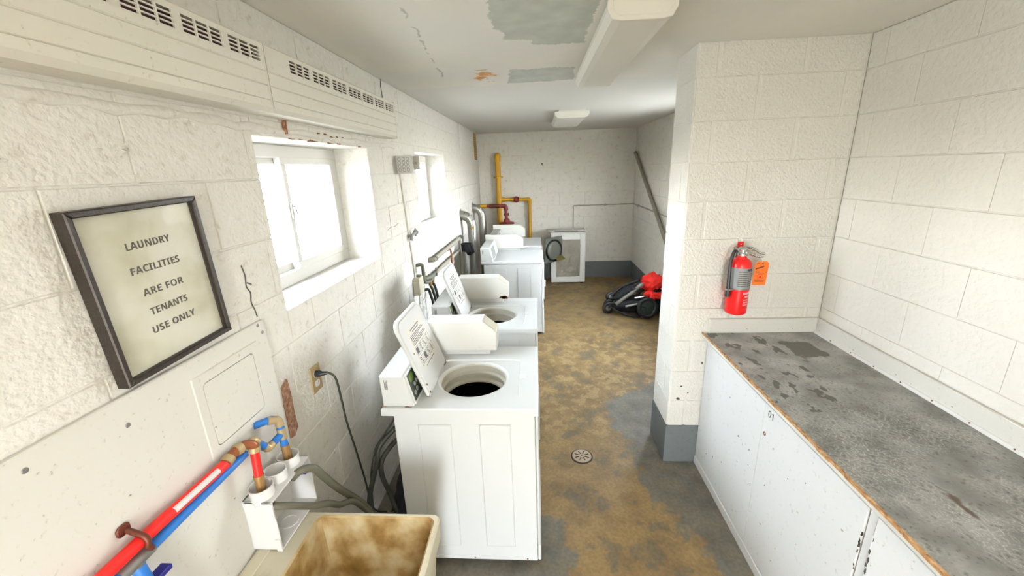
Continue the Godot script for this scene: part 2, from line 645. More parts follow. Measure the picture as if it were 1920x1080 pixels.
# ceiling paint: peeled patches showing the grey coat, a brown hole in the plaster
func ceiling_textures() -> Array:
	var w := 512
	var h := 1152
	var patches := [
		PackedVector2Array([Vector2(-0.14, 1.2), Vector2(0.22, 1.2), Vector2(0.23, 2.14), Vector2(-0.004, 2.141), Vector2(-0.004, 2.06), Vector2(-0.134, 2.03), Vector2(-0.136, 1.91), Vector2(-0.167, 1.88)]),
		PackedVector2Array([Vector2(-0.15, 2.6), Vector2(0.23, 2.61), Vector2(0.25, 2.97), Vector2(-0.19, 2.99)])]
	var big := fnoise(41, 1.1, 4)
	var mid := fnoise(42, 7.0, 5)
	var fine := fnoise(43, 50.0, 2)
	var col := PackedByteArray(); col.resize(w * h * 3)
	var hgt := PackedByteArray(); hgt.resize(w * h * 3)
	var cream := Vector3(249, 245, 233)
	var coat := Vector3(194, 198, 188)
	var pale := Vector3(243, 241, 233)
	var o := 0
	for j in h:
		var d := DN + (DB - DN) * (j + 0.5) / h
		for i in w:
			var x := XL + (XR - XL) * (i + 0.5) / w
			var nm := mid.get_noise_2d(x, d)
			var nf := fine.get_noise_2d(x, d)
			var p := Vector2(x + nm * 0.02 + nf * 0.006, d + nm * 0.03 + nf * 0.006)
			var c := cream.lerp(pale, clampf(0.4 + big.get_noise_2d(x, d) * 1.4, 0, 1)) if d < 3.02 + nm * 0.06 else pale
			var z := 150.0 + nm * 26.0 + nf * 10.0
			if d > 1.1 and d < 3.1 and x > -0.3 and x < 0.35:
				for q in patches:
					if Geometry2D.is_point_in_polygon(p, q):
						c = coat * (1.0 + nm * 0.08)
						z -= 70.0
			if d > 3.02 + nm * 0.06: z -= 36.0
			var rx := (p.x + 0.31) / 0.075
			var rd := (p.y - 2.73) / 0.17
			var rr := rx * rx + rd * rd + nm * 1.6
			if rr < 0.75:
				c = Vector3(168, 112, 58) if rr < 0.35 else Vector3(206, 174, 128)
				z -= 110.0
			if absf(x + 0.50 + 0.10 * (d - 2.0) * 0.9 - nm * 0.03) < 0.004 and d > 1.2 and d < 2.7 and nm > -0.05:
				c = c * 0.8
				z -= 40.0
			col[o] = int(clampf(c.x, 0, 255)); col[o + 1] = int(clampf(c.y, 0, 255)); col[o + 2] = int(clampf(c.z, 0, 255))
			var zi := int(clampf(z, 0, 255))
			hgt[o] = zi; hgt[o + 1] = zi; hgt[o + 2] = zi
			o += 3
	return [image_texture(w, h, col), image_texture(w, h, hgt)]

# grey laminate with a fibrous pattern and dirty blots at the far end
func counter_texture() -> ImageTexture:
	var w := 512
	var h := 1400
	var ridge := fnoise(61, 42.0, 2)
	ridge.fractal_type = FastNoiseLite.FRACTAL_RIDGED
	var mid := fnoise(62, 5.0, 5)
	var blot := fnoise(63, 9.0, 3)
	var wear := fnoise(64, 2.0, 4)
	var by := PackedByteArray(); by.resize(w * h * 3)
	var o := 0
	for j in h:
		var d := -0.4 + 2.643 * (j + 0.5) / h
		for i in w:
			var x := 0.945 + 0.62 * (i + 0.5) / w
			var nr := ridge.get_noise_2d(x, d)
			var nm := mid.get_noise_2d(x, d)
			var c := Vector3(148, 148, 144) * (0.96 + nm * 0.3 + 0.12 * smoothstep(1.3, 2.0, d))
			var fib := smoothstep(0.5, 0.85, nr) * clampf(0.75 + wear.get_noise_2d(x, d) * 1.4 + nm * 0.8, 0.05, 1.0) * (1.0 - smoothstep(1.3, 1.8, d) * 0.6)
			c = c.lerp(Vector3(206, 206, 200), fib * 0.85)
			c *= 1.0 - 0.22 * smoothstep(0.1, 0.5, -nr)
			var nb := blot.get_noise_2d(x * 1.2, d * 0.8)
			if d > 1.45 and x < 1.25:
				c = c.lerp(Vector3(74, 72, 66), smoothstep(0.28, 0.36, nb) * 0.75)
			var q := Vector2((x - 1.38) / 0.10, (d - 2.0) / 0.16).length() + nm * 0.9
			c = c.lerp(Vector3(84, 80, 72), (1.0 - smoothstep(0.75, 0.9, q)) * 0.8)
			var q2 := Vector2((x - 1.17) / 0.02, (d - 0.98) / 0.09).length() + nm * 1.2
			c = c.lerp(Vector3(78, 62, 52), (1.0 - smoothstep(0.6, 1.0, q2)) * 0.85)
			by[o] = int(clampf(c.x, 0, 255)); by[o + 1] = int(clampf(c.y, 0, 255)); by[o + 2] = int(clampf(c.z, 0, 255))
			o += 3
	return image_texture(w, h, by)

# printed instructions inside a washer lid: rules of small type and little pictures
func instruction_texture() -> ImageTexture:
	var w := 256
	var h := 256
	var im := Image.create(w, h, false, Image.FORMAT_RGB8)
	im.fill(rgb(236, 234, 226))
	var g := RandomNumberGenerator.new()
	g.seed = 5
	var ink := rgb(48, 48, 46)
	for r in [[20, 7, 60, 190], [34, 6, 80, 170], [50, 5, 30, 200], [59, 5, 30, 220], [68, 5, 30, 150], [79, 5, 30, 210], [88, 5, 30, 224], [97, 5, 30, 180], [238, 4, 60, 190]]:
		var x: int = r[2]
		while x < r[3]:
			var l := g.randi_range(5, 16)
			im.fill_rect(Rect2i(x, r[0], mini(l, r[3] - x), r[1]), ink)
			x += l + 3
	for k in 8:
		var px := 22 + (k % 4) * 55
		var py := 112 + (k / 4) * 60
		im.fill_rect(Rect2i(px, py, 44, 48), rgb(120, 120, 114))
		im.fill_rect(Rect2i(px + 2, py + 2, 40, 44), rgb(232, 230, 222))
		if k == 0 or k == 5:
			im.fill_rect(Rect2i(px + 6, py + 6, 30, 34), ink)
		else:
			for q in 5:
				im.fill_rect(Rect2i(px + 6 + g.randi_range(0, 10), py + 6 + q * 8, g.randi_range(8, 22), 4), ink)
	return ImageTexture.create_from_image(im)

# ---------------------------------------------------------------- block walls
var block_meshes := {}

func block_mesh(w: float, h: float, depth: float, ux := 0.005, uy := 0.0035) -> ArrayMesh:
	var key := "%.3f_%.3f_%.3f_%.4f_%.4f" % [w, h, depth, ux, uy]
	if block_meshes.has(key): return block_meshes[key]
	var b := mb()
	var hw := w / 2
	var hh := h / 2
	ux = minf(ux, w * 0.2)
	uy = minf(uy, h * 0.2)
	var zb := -0.0045
	var f := [Vector3(-hw + ux, -hh + uy, 0), Vector3(hw - ux, -hh + uy, 0), Vector3(hw - ux, hh - uy, 0), Vector3(-hw + ux, hh - uy, 0)]
	var s := [Vector3(-hw, -hh, zb), Vector3(hw, -hh, zb), Vector3(hw, hh, zb), Vector3(-hw, hh, zb)]
	b.poly(f, Vector3(0, 0, 1))
	for i in 4:
		var j := (i + 1) % 4
		var o: Vector3 = (s[i] + s[j]) / 2
		o.z = 0
		b.poly([s[i], s[j], f[j], f[i]], o + Vector3(0, 0, 0.01))
		b.poly([s[i], s[j], s[j] + Vector3(0, 0, -depth), s[i] + Vector3(0, 0, -depth)], o)
	block_meshes[key] = b.commit(Vector3.ZERO)
	return block_meshes[key]

# blocks on plane T (x along the wall, z out of it) over u0..u1; holes are [u0, u1, y0, y1]
func lay_blocks(parent: Node, T: Transform3D, u0: float, u1: float, holes: Array, m: Material, shift: float, depth: float, sd: int, skip := [], y_base := 0.045, gap_b := 0.003, gap_h := 0.007) -> void:
	var g := RandomNumberGenerator.new()
	g.seed = sd
	var ys := [0.0]
	var y := y_base
	while y < CEIL - 0.01:
		if y > 0.01: ys.append(y)
		y += 0.2
	ys.append(CEIL)
	for c in ys.size() - 1:
		var u := u0 - 0.406 + fposmod(shift + (0.203 if c % 2 == 1 else 0.0), 0.406)
		while u < u1:
			var rects := [[maxf(u, u0), minf(u + 0.406, u1), ys[c], ys[c + 1]]]
			for hole in holes:
				var nxt := []
				for r in rects:
					if r[1] <= hole[0] or r[0] >= hole[1] or r[3] <= hole[2] or r[2] >= hole[3]:
						nxt.append(r)
						continue
					if r[0] < hole[0]: nxt.append([r[0], hole[0], r[2], r[3]])
					if r[1] > hole[1]: nxt.append([hole[1], r[1], r[2], r[3]])
					var a := maxf(r[0], hole[0])
					var b := minf(r[1], hole[1])
					if r[2] < hole[2]: nxt.append([a, b, r[2], hole[2]])
					if r[3] > hole[3]: nxt.append([a, b, hole[3], r[3]])
				rects = nxt
			for r in rects:
				var w: float = r[1] - r[0] - gap_h
				var h: float = r[3] - r[2] - gap_b
				if w < 0.012 or h < 0.012: continue
				var hide := false
				for s in skip:
					if r[0] > s[0] and r[1] < s[1] and r[2] > s[2] and r[3] < s[3]: hide = true
				if hide: continue
				var o := MeshInstance3D.new()
				o.name = "block"
				o.mesh = block_mesh(snappedf(w, 0.001), snappedf(h, 0.001), depth, gap_h * 0.7, gap_b * 1.1)
				o.material_override = m
				o.position = T * Vector3((r[0] + r[1]) / 2, (r[2] + r[3]) / 2, g.randf_range(-0.0004, 0.0004)) - origin_of(parent)
				o.basis = T.basis
				parent.add_child(o, true)
			u += 0.406

# the mortar and core behind the blocks, with the same holes
func wall_core(T: Transform3D, u0: float, u1: float, holes: Array, z0: float, z1: float) -> MB:
	var b := mb()
	var add := func(a: float, c: float, y0: float, y1: float) -> void:
		if c - a < 0.001 or y1 - y0 < 0.001: return
		b.box(T * Vector3((a + c) / 2, (y0 + y1) / 2, (z0 + z1) / 2), Vector3(c - a, y1 - y0, absf(z1 - z0)), 0.0, T.basis)
	var u := u0
	for h in holes:
		add.call(u, h[0], 0.0, CEIL)
		add.call(h[0], h[1], 0.0, h[2])
		add.call(h[0], h[1], h[3], CEIL)
		u = h[1]
	add.call(u, u1, 0.0, CEIL)
	return b

func _ready() -> void:
	# camera
	var cam := Camera3D.new()
	cam.name = "camera"
	cam.fov = rad_to_deg(2.0 * atan(540.0 / 757.3))
	cam.near = 0.02
	cam.position = Vector3(0, 1.85, 0)
	cam.basis = Basis.from_euler(Vector3(-0.287349, 0.0, 0.0))
	var yaw := 0.0677761
	var pitch := 0.287349
	var roll := 0.0357464
	cam.basis = Basis(Vector3.UP, yaw) * Basis(Vector3.RIGHT, -pitch) * Basis(Vector3(0, 0, 1), -roll)
	add_child(cam)
	cam.current = true
	# sky, exposure
	var env := Environment.new()
	env.background_mode = Environment.BG_SKY
	var sm := ProceduralSkyMaterial.new()
	sm.sky_top_color = Color(0.90, 0.95, 1.0)
	sm.sky_horizon_color = Color(1.0, 1.0, 1.0)
	sm.ground_bottom_color = Color(0.80, 0.79, 0.75)
	sm.ground_horizon_color = Color(0.90, 0.89, 0.86)
	sm.sky_energy_multiplier = 7.5
	sm.ground_energy_multiplier = 7.5
	var sky := Sky.new()
	sky.sky_material = sm
	env.sky = sky
	env.tonemap_mode = Environment.TONE_MAPPER_LINEAR
	env.tonemap_exposure = 0.385
	env.sdfgi_enabled = true
	env.ssao_enabled = true
	env.ssil_enabled = true
	# high sun in front of the entrance behind the viewer: lights the ground outside and the floor just inside the door
	var sun := DirectionalLight3D.new()
	sun.name = "sun"
	sun.light_color = Color(1.0, 1.0, 1.0)
	sun.light_energy = 430
	sun.light_angular_distance = 0.6
	sun.shadow_enabled = true
	sun.basis = Basis.looking_at(Vector3(-0.03, -0.78, -0.62), Vector3.UP)
	add_child(sun)
	var we := WorldEnvironment.new()
	we.environment = env
	add_child(we)
	materials()
	build_shell()
	build_windows()
	build_heaters()
	build_ceiling_lights()
	build_counter()
	build_washers()
	build_sink_corner()
	build_left_wall_things()
	build_back_corner()
	build_extinguisher()
	build_stroller()

# ---------------------------------------------------------------- room shell
const WIN := [[1.377, 2.325, 1.37, 1.985], [3.25, 4.275, 1.385, 2.0]]

func build_shell() -> void:
	# floor
	var fm := mat("concrete_floor", Color.WHITE, 0.5)
	fm.albedo_texture = floor_texture()
	fm.heightmap_enabled = true
	fm.heightmap_texture = fm.albedo_texture
	fm.heightmap_scale = 0.12
	fm.texture_repeat = false
	var b := mb()
	b.quad_uv(W(XL, 0, DN), W(XR, 0, DN), W(XR, 0, DB), W(XL, 0, DB))
	for i in b.uv.size(): b.uv[i].y = 1.0 - b.uv[i].y
	b.bx(XL, XR, -0.12, -0.001, DN, DB)
	structure("floor", "grey painted concrete floor worn to brown along the walkway", "floor", b, fm)
	# ceiling
	var ct := ceiling_textures()
	var cm := mat("ceiling_paint", Color.WHITE, 0.6)
	cm.albedo_texture = ct[0]
	cm.heightmap_enabled = true
	cm.heightmap_texture = ct[1]
	cm.heightmap_scale = 0.5
	cm.texture_repeat = false
	b = mb()
	b.quad_uv(W(XL, CEIL, DB), W(XR, CEIL, DB), W(XR, CEIL, DN), W(XL, CEIL, DN))
	b.bx(XL - 0.24, XR + 0.2, CEIL + 0.001, CEIL + 0.2, DN - 0.2, DB + 0.2)
	structure("ceiling", "cream painted ceiling with peeling patches of grey and a brown hole", "ceiling", b, cm)
	# left wall
	var wl := structure("wall_left", "white painted block wall with two small windows and cracks", "wall")
	var holes := []
	for w in WIN: holes.append([w[0] - 0.004, w[1] + 0.004, w[2] - 0.004, w[3] + 0.004])
	var T := on_left(XL)
	part("mortar", wall_core(T, DN - 0.2, DB + 0.2, holes, -0.004, -0.24), M["paint_left"], wl)
	lay_blocks(wl, T, 0.0, DB, WIN, M["paint_left"], 0.12, 0.185, 7, [[-1, 1.19, -1, 1.36]], 0.045, 0.0025, 0.003)
	# thick ridge of paint and mortar under the heater, and a rusty lintel edge over each window
	var rp := []
	var g := RandomNumberGenerator.new()
	g.seed = 4
	var rr := []
	for i in 46:
		var d := -0.1 + i * 0.064
		rp.append(W(XL - 0.004 + g.randf_range(-0.003, 0.002), 2.012 + g.randf_range(-0.006, 0.006), d))
		rr.append(0.013 + g.randf_range(-0.004, 0.006))
	part("mortar_ridge", mb().tube(rp, 0.014, 8, true, rr), M["paint_left"], wl)
	for k in 15:
		var sh: Array
		if k < 9: sh = [ragged(g.randf_range(0.012, 0.05), g.randf_range(0.002, 0.005), k + 3, 0.45), g.randf_range(1.5, 2.3), 1.986 + g.randf_range(-0.001, 0.006), -0.0012]
		elif k < 14: sh = [ragged(g.randf_range(0.012, 0.03), 0.005, k + 30, 0.5), 1.80 + (k - 9) * 0.055, 2.018 + g.randf_range(-0.003, 0.006), 0.008]
		else: sh = [ragged(0.012, 0.045, 77, 0.45), 1.565, 2.03, 0.0]
		part("rust_flake", mb().prism(sh[0], on_left(XL + sh[3], sh[2], sh[1]), 0.004 if k < 14 else 0.012), M["rust"], wl)
	var cracks := [[[0.485, 1.905], [0.487, 1.885], [0.497, 1.862], [0.503, 1.845]],
		[[1.196, 1.585], [1.203, 1.55], [1.198, 1.515], [1.21, 1.49], [1.204, 1.46], [1.212, 1.43], [1.216, 1.405]], [[1.205, 1.525], [1.222, 1.515]],
		[[2.50, 1.505], [2.56, 1.515], [2.62, 1.51], [2.70, 1.522]],
		[[2.68, 2.41], [2.66, 2.36], [2.665, 2.30], [2.64, 2.26]]]
	for ck in cracks:
		var q := []
		for p in ck: q.append(W(XL + 0.0005, p[1], p[0]))
		part("crack", mb().tube(spline(q, 4), 0.0021 if ck[0][0] < 1.25 and ck[0][0] > 1.15 else (0.0035 if ck[0][1] > 2.4 else 0.0012), 6), M["seam"], wl, "dark crack")
	# flattened paint lumps on the rough block by the sign
	var lm := mb()
	for k in 46:
		lm.prism(ragged(g.randf_range(0.008, 0.03), g.randf_range(0.004, 0.010), k, 0.35, 9), on_left(XL - 0.001, g.randf_range(1.845, 1.95), g.randf_range(0.52, 0.95)), 0.0032, 0.0012)
	var lo := part("paint_lump", lm, M["paint_left"], wl)
	lo.set_meta("kind", "stuff")
	# back wall
	var wb := structure("wall_back", "pale block wall at the far end behind the yellow gas pipe", "wall")
	T = facing(0, 0, DB)
	part("mortar", wall_core(T, XL - 0.0, XR, [], -0.003, -0.2), M["paint_back"], wb)
	lay_blocks(wb, T, XL, XR, [], M["paint_back"], 0.3, 0.05, 9, [], 0.045, 0.002)
	for q in [[0.09, 1.905, 0.02, 0.03], [0.105, 1.88, 0.016, 0.012]]:
		part("paint_chip", mb().prism(ragged(q[2], q[3], int(q[1] * 1000), 0.45, 10), facing(q[0], q[1], DB - 0.0012), 0.002), M["seam"], wb)
	# right wall
	var wr := structure("wall_right", "cream painted block wall above the grey counter", "wall")
	T = on_right(XR)
	# a side window opening hidden behind the partition lets in daylight
	var side := [[-4.75, -3.55, 0.95, 2.12]]
	part("mortar", wall_core(T, -(DB + 0.2), -(DN - 0.2), side, -0.0035, -0.2), M["paint_right"], wr)
	lay_blocks(wr, T, -PD, 0.2, [], M["paint_right"], 0.1, 0.05, 12, [], 0.045, 0.0022, 0.0006)
	lay_blocks(wr, T, -DB, -PD - PT, side, M["paint_back"], 0.2, 0.05, 13, [], 0.045, 0.002)
	# partition stub
	var wp := structure("wall_partition", "short cream block partition carrying the fire extinguisher", "wall")
	part("mortar", mb().bx(PX + 0.0035, XR, 0, CEIL, PD + 0.0035, PD + PT), M["paint_right"], wp)
	lay_blocks(wp, facing(0, 0, PD), PX, XR, [], M["paint_partition"], 0.105, 0.03, 14, [], 0.045, 0.002, 0.010)
	lay_blocks(wp, on_left(PX) * Transform3D(Basis(Vector3.UP, PI), Vector3.ZERO), -(PD + PT), -PD, [], M["paint_partition"], 0.0, 0.03, 15)
	for q in [[0.845, 0.46, 0.020, 0.014], [0.90, 0.50, 0.008, 0.006], [0.966, 0.70, 0.012, 0.007], [0.86, 0.545, 0.012, 0.008]]:
		part("paint_chip", mb().prism(ragged(q[2], q[3], int(q[0] * 1000), 0.45, 12), facing(q[0], q[1], PD - 0.0012), 0.002), M["seam"], wp)
	# wall behind the camera with an open doorway to daylight
	var wn := structure("wall_near", "plain wall with the open entrance behind the viewer", "wall")
	b = mb()
	for r in [[XL - 0.24, 0.0, 0.0, CEIL], [0.52, XR + 0.2, 0.0, CEIL], [0.0, 0.52, 2.1, CEIL]]:
		b.bx(r[0], r[1], r[2], r[3], DN - 0.2, DN)
	part("plaster", b, M["paint_plain"], wn)
	var gm := mat("ground", rgb(206, 205, 202), 0.9)
	structure("ground_outside", "pale concrete ground outside the building", "ground", mb().bx(XL - 0.2, 16, -0.3, -0.13, -16, 20), gm)
	structure("ground_bank", "higher pale ground outside the small windows", "ground", mb().bx(-16, XL - 0.24, -0.3, 1.12, -16, 20), gm)
	# painted grey bands at the foot of the walls
	b = mb().bx(PX - 0.004, 1.02, 0, 0.27, PD - 0.004, PD + 0.01, 0.002)
	b.bx(PX - 0.0042, PX + 0.01, 0, 0.27, PD - 0.003, PD + PT, 0.002)
	structure("baseboard_partition", "slate grey band round the foot of the partition", "baseboard", b, M["base_grey"])
	structure("baseboard_back", "dark grey band along the foot of the back wall", "baseboard", mb().bx(XL + 0.01, XR - 0.006, 0, 0.278, DB - 0.006, DB + 0.01, 0.002), M["base_grey"])
	structure("baseboard_right", "dark grey band along the foot of the far right wall", "baseboard", mb().bx(XR - 0.006, XR + 0.01, 0, 0.278, PD + PT, DB - 0.007, 0.002), M["base_grey"])

func build_windows() -> void:
	for k in 2:
		var w: Array = WIN[k]
		var o := structure("window_%d" % (k + 1), ["white sliding window nearest the framed sign", "small white sliding window beyond the emergency light"][k], "window")
		var xo := -1.185
		var xi := -1.128
		var d0: float = w[0]
		var d1: float = w[1]
		var y0: float = w[2]
		var y1: float = w[3]
		var b := mb()
		# outer frame: deep bottom and top rails, side jambs
		b.bx(xo, xi, y0, y0 + 0.062, d0, d1, 0.004)
		b.bx(xo, xi, y1 - 0.055, y1, d0, d1, 0.004)
		b.bx(xo, xi, y0 + 0.062, y1 - 0.055, d0, d0 + 0.05, 0.004)
		b.bx(xo, xi, y0 + 0.062, y1 - 0.055, d1 - 0.06, d1, 0.004)
		part("frame", b, M["vinyl"], o)
		var mid := (d0 + d1) / 2 - 0.03
		for s in 2:
			var a := mid - 0.03 if s == 1 else d0 + 0.045
			var c := d1 - 0.062 if s == 1 else mid + 0.03
			var x0 := -1.152 if s == 1 else -1.18
			var x1 := -1.118 if s == 1 else -1.153
			var ya := y0 + 0.058
			var yb := y1 - 0.05
			b = mb()
			b.bx(x0, x1, ya, ya + 0.038, a, c, 0.003)
			b.bx(x0, x1, yb - 0.032, yb, a, c, 0.003)
			b.bx(x0, x1, ya + 0.038, yb - 0.032, a, a + 0.034, 0.003)
			b.bx(x0, x1, ya + 0.038, yb - 0.032, c - 0.034, c, 0.003)
			var sash := part("sash", b, M["vinyl"], o)
			part("pane", mb().bx((x0 + x1) / 2 - 0.002, (x0 + x1) / 2 + 0.002, ya + 0.034, yb - 0.028, a + 0.03, c - 0.03), M["glass"], sash)
			if s == 1:
				# fixed stile of the outer track seen through the pane
				part("track", mb().bx(-1.18, -1.156, ya, yb, c - 0.10, c - 0.075), M["vinyl"], o)
		b = mb().prism(round_rect(0.018, 0.075, 0.008), on_left(-1.118, (y0 + y1) / 2 + 0.02, mid - 0.012), 0.008, 0.002)
		var lt := part("latch", b, M["plastic_white"], o)
		part("lever", mb().tube(spline([W(-1.110, (y0 + y1) / 2 + 0.045, mid - 0.016), W(-1.100, (y0 + y1) / 2 + 0.035, mid - 0.008), W(-1.098, (y0 + y1) / 2 + 0.005, mid - 0.006)], 5), 0.004, 8), M["steel_dull"], lt)

	# side window behind the partition
	var sw := structure("window_3", "white side window in the right wall hidden behind the partition", "window")
	var fb := mb()
	for r in [[0.95, 1.0, 3.55, 4.75], [2.07, 2.12, 3.55, 4.75], [1.0, 2.07, 3.55, 3.6], [1.0, 2.07, 4.7, 4.75], [1.0, 2.07, 4.13, 4.17]]:
		fb.bx(XR + 0.1, XR + 0.15, r[0], r[1], r[2], r[3], 0.003)
	part("frame", fb, M["vinyl"], sw)
	part("pane", mb().bx(XR + 0.123, XR + 0.127, 0.995, 2.075, 3.595, 4.705), M["glass"], sw)

# ---------------------------------------------------------------- heaters high on the left wall
func build_heaters() -> void:
	for k in 2:
		var d0: float = [-0.35, 1.386][k]
		var d1: float = [1.374, 2.60][k]
		var o := thing("heater_cover", ["long cream heater cover nearest the viewer with the cut off end", "shorter cream heater cover above the window with seven slotted grilles"][k], "heater", W(XL, 2.05, (d0 + d1) / 2), "heater covers along the left wall")
		if k == 1: o.name = "heater_cover_001"
		var x0 := XL + 0.001
		var xf := XL + 0.09
		# three boards of the front with shallow grooves between, lip at the foot, top sloping to the wall
		var pts := [Vector2(x0, 2.052), Vector2(xf - 0.012, 2.052), Vector2(xf, 2.066), Vector2(xf, 2.086), Vector2(xf - 0.004, 2.088), Vector2(xf, 2.090), Vector2(xf, 2.128), Vector2(xf - 0.004, 2.131), Vector2(xf, 2.134), Vector2(xf, 2.170), Vector2(xf - 0.004, 2.173), Vector2(xf, 2.176), Vector2(xf, 2.195), Vector2(xf - 0.03, 2.195), Vector2(xf - 0.03, 2.238), Vector2(xf, 2.238), Vector2(xf, 2.25), Vector2(xf - 0.008, 2.256), Vector2(x0, 2.262)]
		part("casing", mb().extrude(pts, d0, d1), M["heater_cream"], o)
		part("end_cap", mb().bx(x0, xf + 0.002, 2.050, 2.258, d1 - 0.001, d1 + 0.005, 0.001), M["heater_cream"], o)
		part("liner", mb().bx(xf - 0.031, xf - 0.025, 2.196, 2.237, d0 + 0.01, d1 - 0.01), M["heater_dark"], o)
		# slotted grilles and the blank strips between them
		var pitch := 0.156
		var e := d1 - 0.012
		part("blank_strip", mb().bx(xf - 0.006, xf, 2.194, 2.239, d1 - 0.012, d1), M["heater_cream"], o)
		for i in (7 if k == 1 else 9):
			var b1 := e - i * pitch
			var b0 := b1 - 0.136
			part("blank_strip", mb().bx(xf - 0.006, xf, 2.194, 2.239, b0 - 0.02, b0), M["heater_cream"], o)
			var gb := mb()
			for r in 5:
				var yy := 2.1955 + r * 0.0105
				gb.bx(xf - 0.005, xf - 0.0005, yy - 0.0016, yy + 0.0016, b0, b1)
			for c in 4:
				var dd := b0 + c * 0.136 / 3
				gb.bx(xf - 0.005, xf, 2.194, 2.239, dd - 0.0025, dd + 0.0025)
			part("grille", gb, M["heater_cream"], o)
		var last := e - (7 if k == 1 else 9) * pitch
		if last > d0: part("blank_strip", mb().bx(xf - 0.006, xf, 2.194, 2.239, d0, last), M["heater_cream"], o)

# ---------------------------------------------------------------- ceiling lights
func light_fitting(nm: String, label: String, x0: float, x1: float, d0: float, d1: float, yb: float, on: bool) -> Node3D:
	var o := thing(nm, label, "light", W((x0 + x1) / 2, yb, (d0 + d1) / 2), "ceiling light fittings")
	var xc := (x0 + x1) / 2
	var hw := (x1 - x0) / 2
	part("housing", mb().bx(xc - hw * 0.8, xc + hw * 0.8, CEIL - 0.025, CEIL, d0 + 0.004, d1 - 0.004, 0.003), M["lamp_white"], o)
	var prof := [Vector2(xc - hw, CEIL - 0.022), Vector2(xc - hw, yb + 0.035), Vector2(xc - hw * 0.86, yb + 0.006), Vector2(xc - hw * 0.6, yb), Vector2(xc + hw * 0.6, yb), Vector2(xc + hw * 0.86, yb + 0.006), Vector2(xc + hw, yb + 0.035), Vector2(xc + hw, CEIL - 0.022)]
	var lm: StandardMaterial3D = M["fluted_lens"]
	if on:
		lm = mat("lit_lens", rgb(255, 246, 226), 0.4)
		lm.emission_enabled = true
		lm.emission = rgb(255, 240, 214)
		lm.emission_energy_multiplier = 1.6
	part("lens", mb().extrude(prof, d0 + 0.012, d1 - 0.012), lm, o)
	for s in 2:
		var dd := d0 if s == 0 else d1 - 0.014
		var big := []
		for p in prof: big.append(Vector2(xc + (p.x - xc) * 1.02, p.y - 0.003 if p.y < CEIL - 0.03 else p.y + 0.006))
		var cap := part("end_cap", mb().extrude(big, dd, dd + 0.014, 0.002), M["lamp_white"], o)
		var sm := [Vector2(xc - hw * 0.86, yb + 0.062), Vector2(xc - hw * 0.86, yb + 0.03), Vector2(xc - hw * 0.7, yb + 0.012), Vector2(xc + hw * 0.7, yb + 0.012), Vector2(xc + hw * 0.86, yb + 0.03), Vector2(xc + hw * 0.86, yb + 0.062)]
		var d2 := dd - 0.003 if s == 0 else dd + 0.013
		part("cap_plate", mb().extrude(sm, d2, d2 + 0.004, 0.0015), M["lamp_white"], cap)
	if on:
		var al := AreaLight3D.new()
		al.name = "lamp_light"
		al.area_size = Vector2((x1 - x0) * 0.9, d1 - d0 - 0.04)
		al.light_color = Color(1.0, 0.98, 0.95)
		al.light_energy = 6
		al.shadow_enabled = true
		al.position = W(xc, yb - 0.006, (d0 + d1) / 2) - o.position
		al.rotation_degrees = Vector3(-90, 0, 0)
		al.set("area_range", 12.0)
		o.add_child(al)
	return o

func build_ceiling_lights() -> void:
	light_fitting("ceiling_light", "long cream fluorescent fitting over the walkway by the peeling ceiling patches", 0.252, 0.483, 1.595, 2.815, 2.323, false)
	light_fitting("ceiling_light_001", "short wide ceiling light fitting near the far end with a dull lens", 0.20, 0.54, 4.44, 5.45, 2.325, false)
	light_fitting("ceiling_light_002", "lit fluorescent fitting behind the viewer by the entrance", 0.25, 0.48, -1.35, -0.13, 2.323, true)

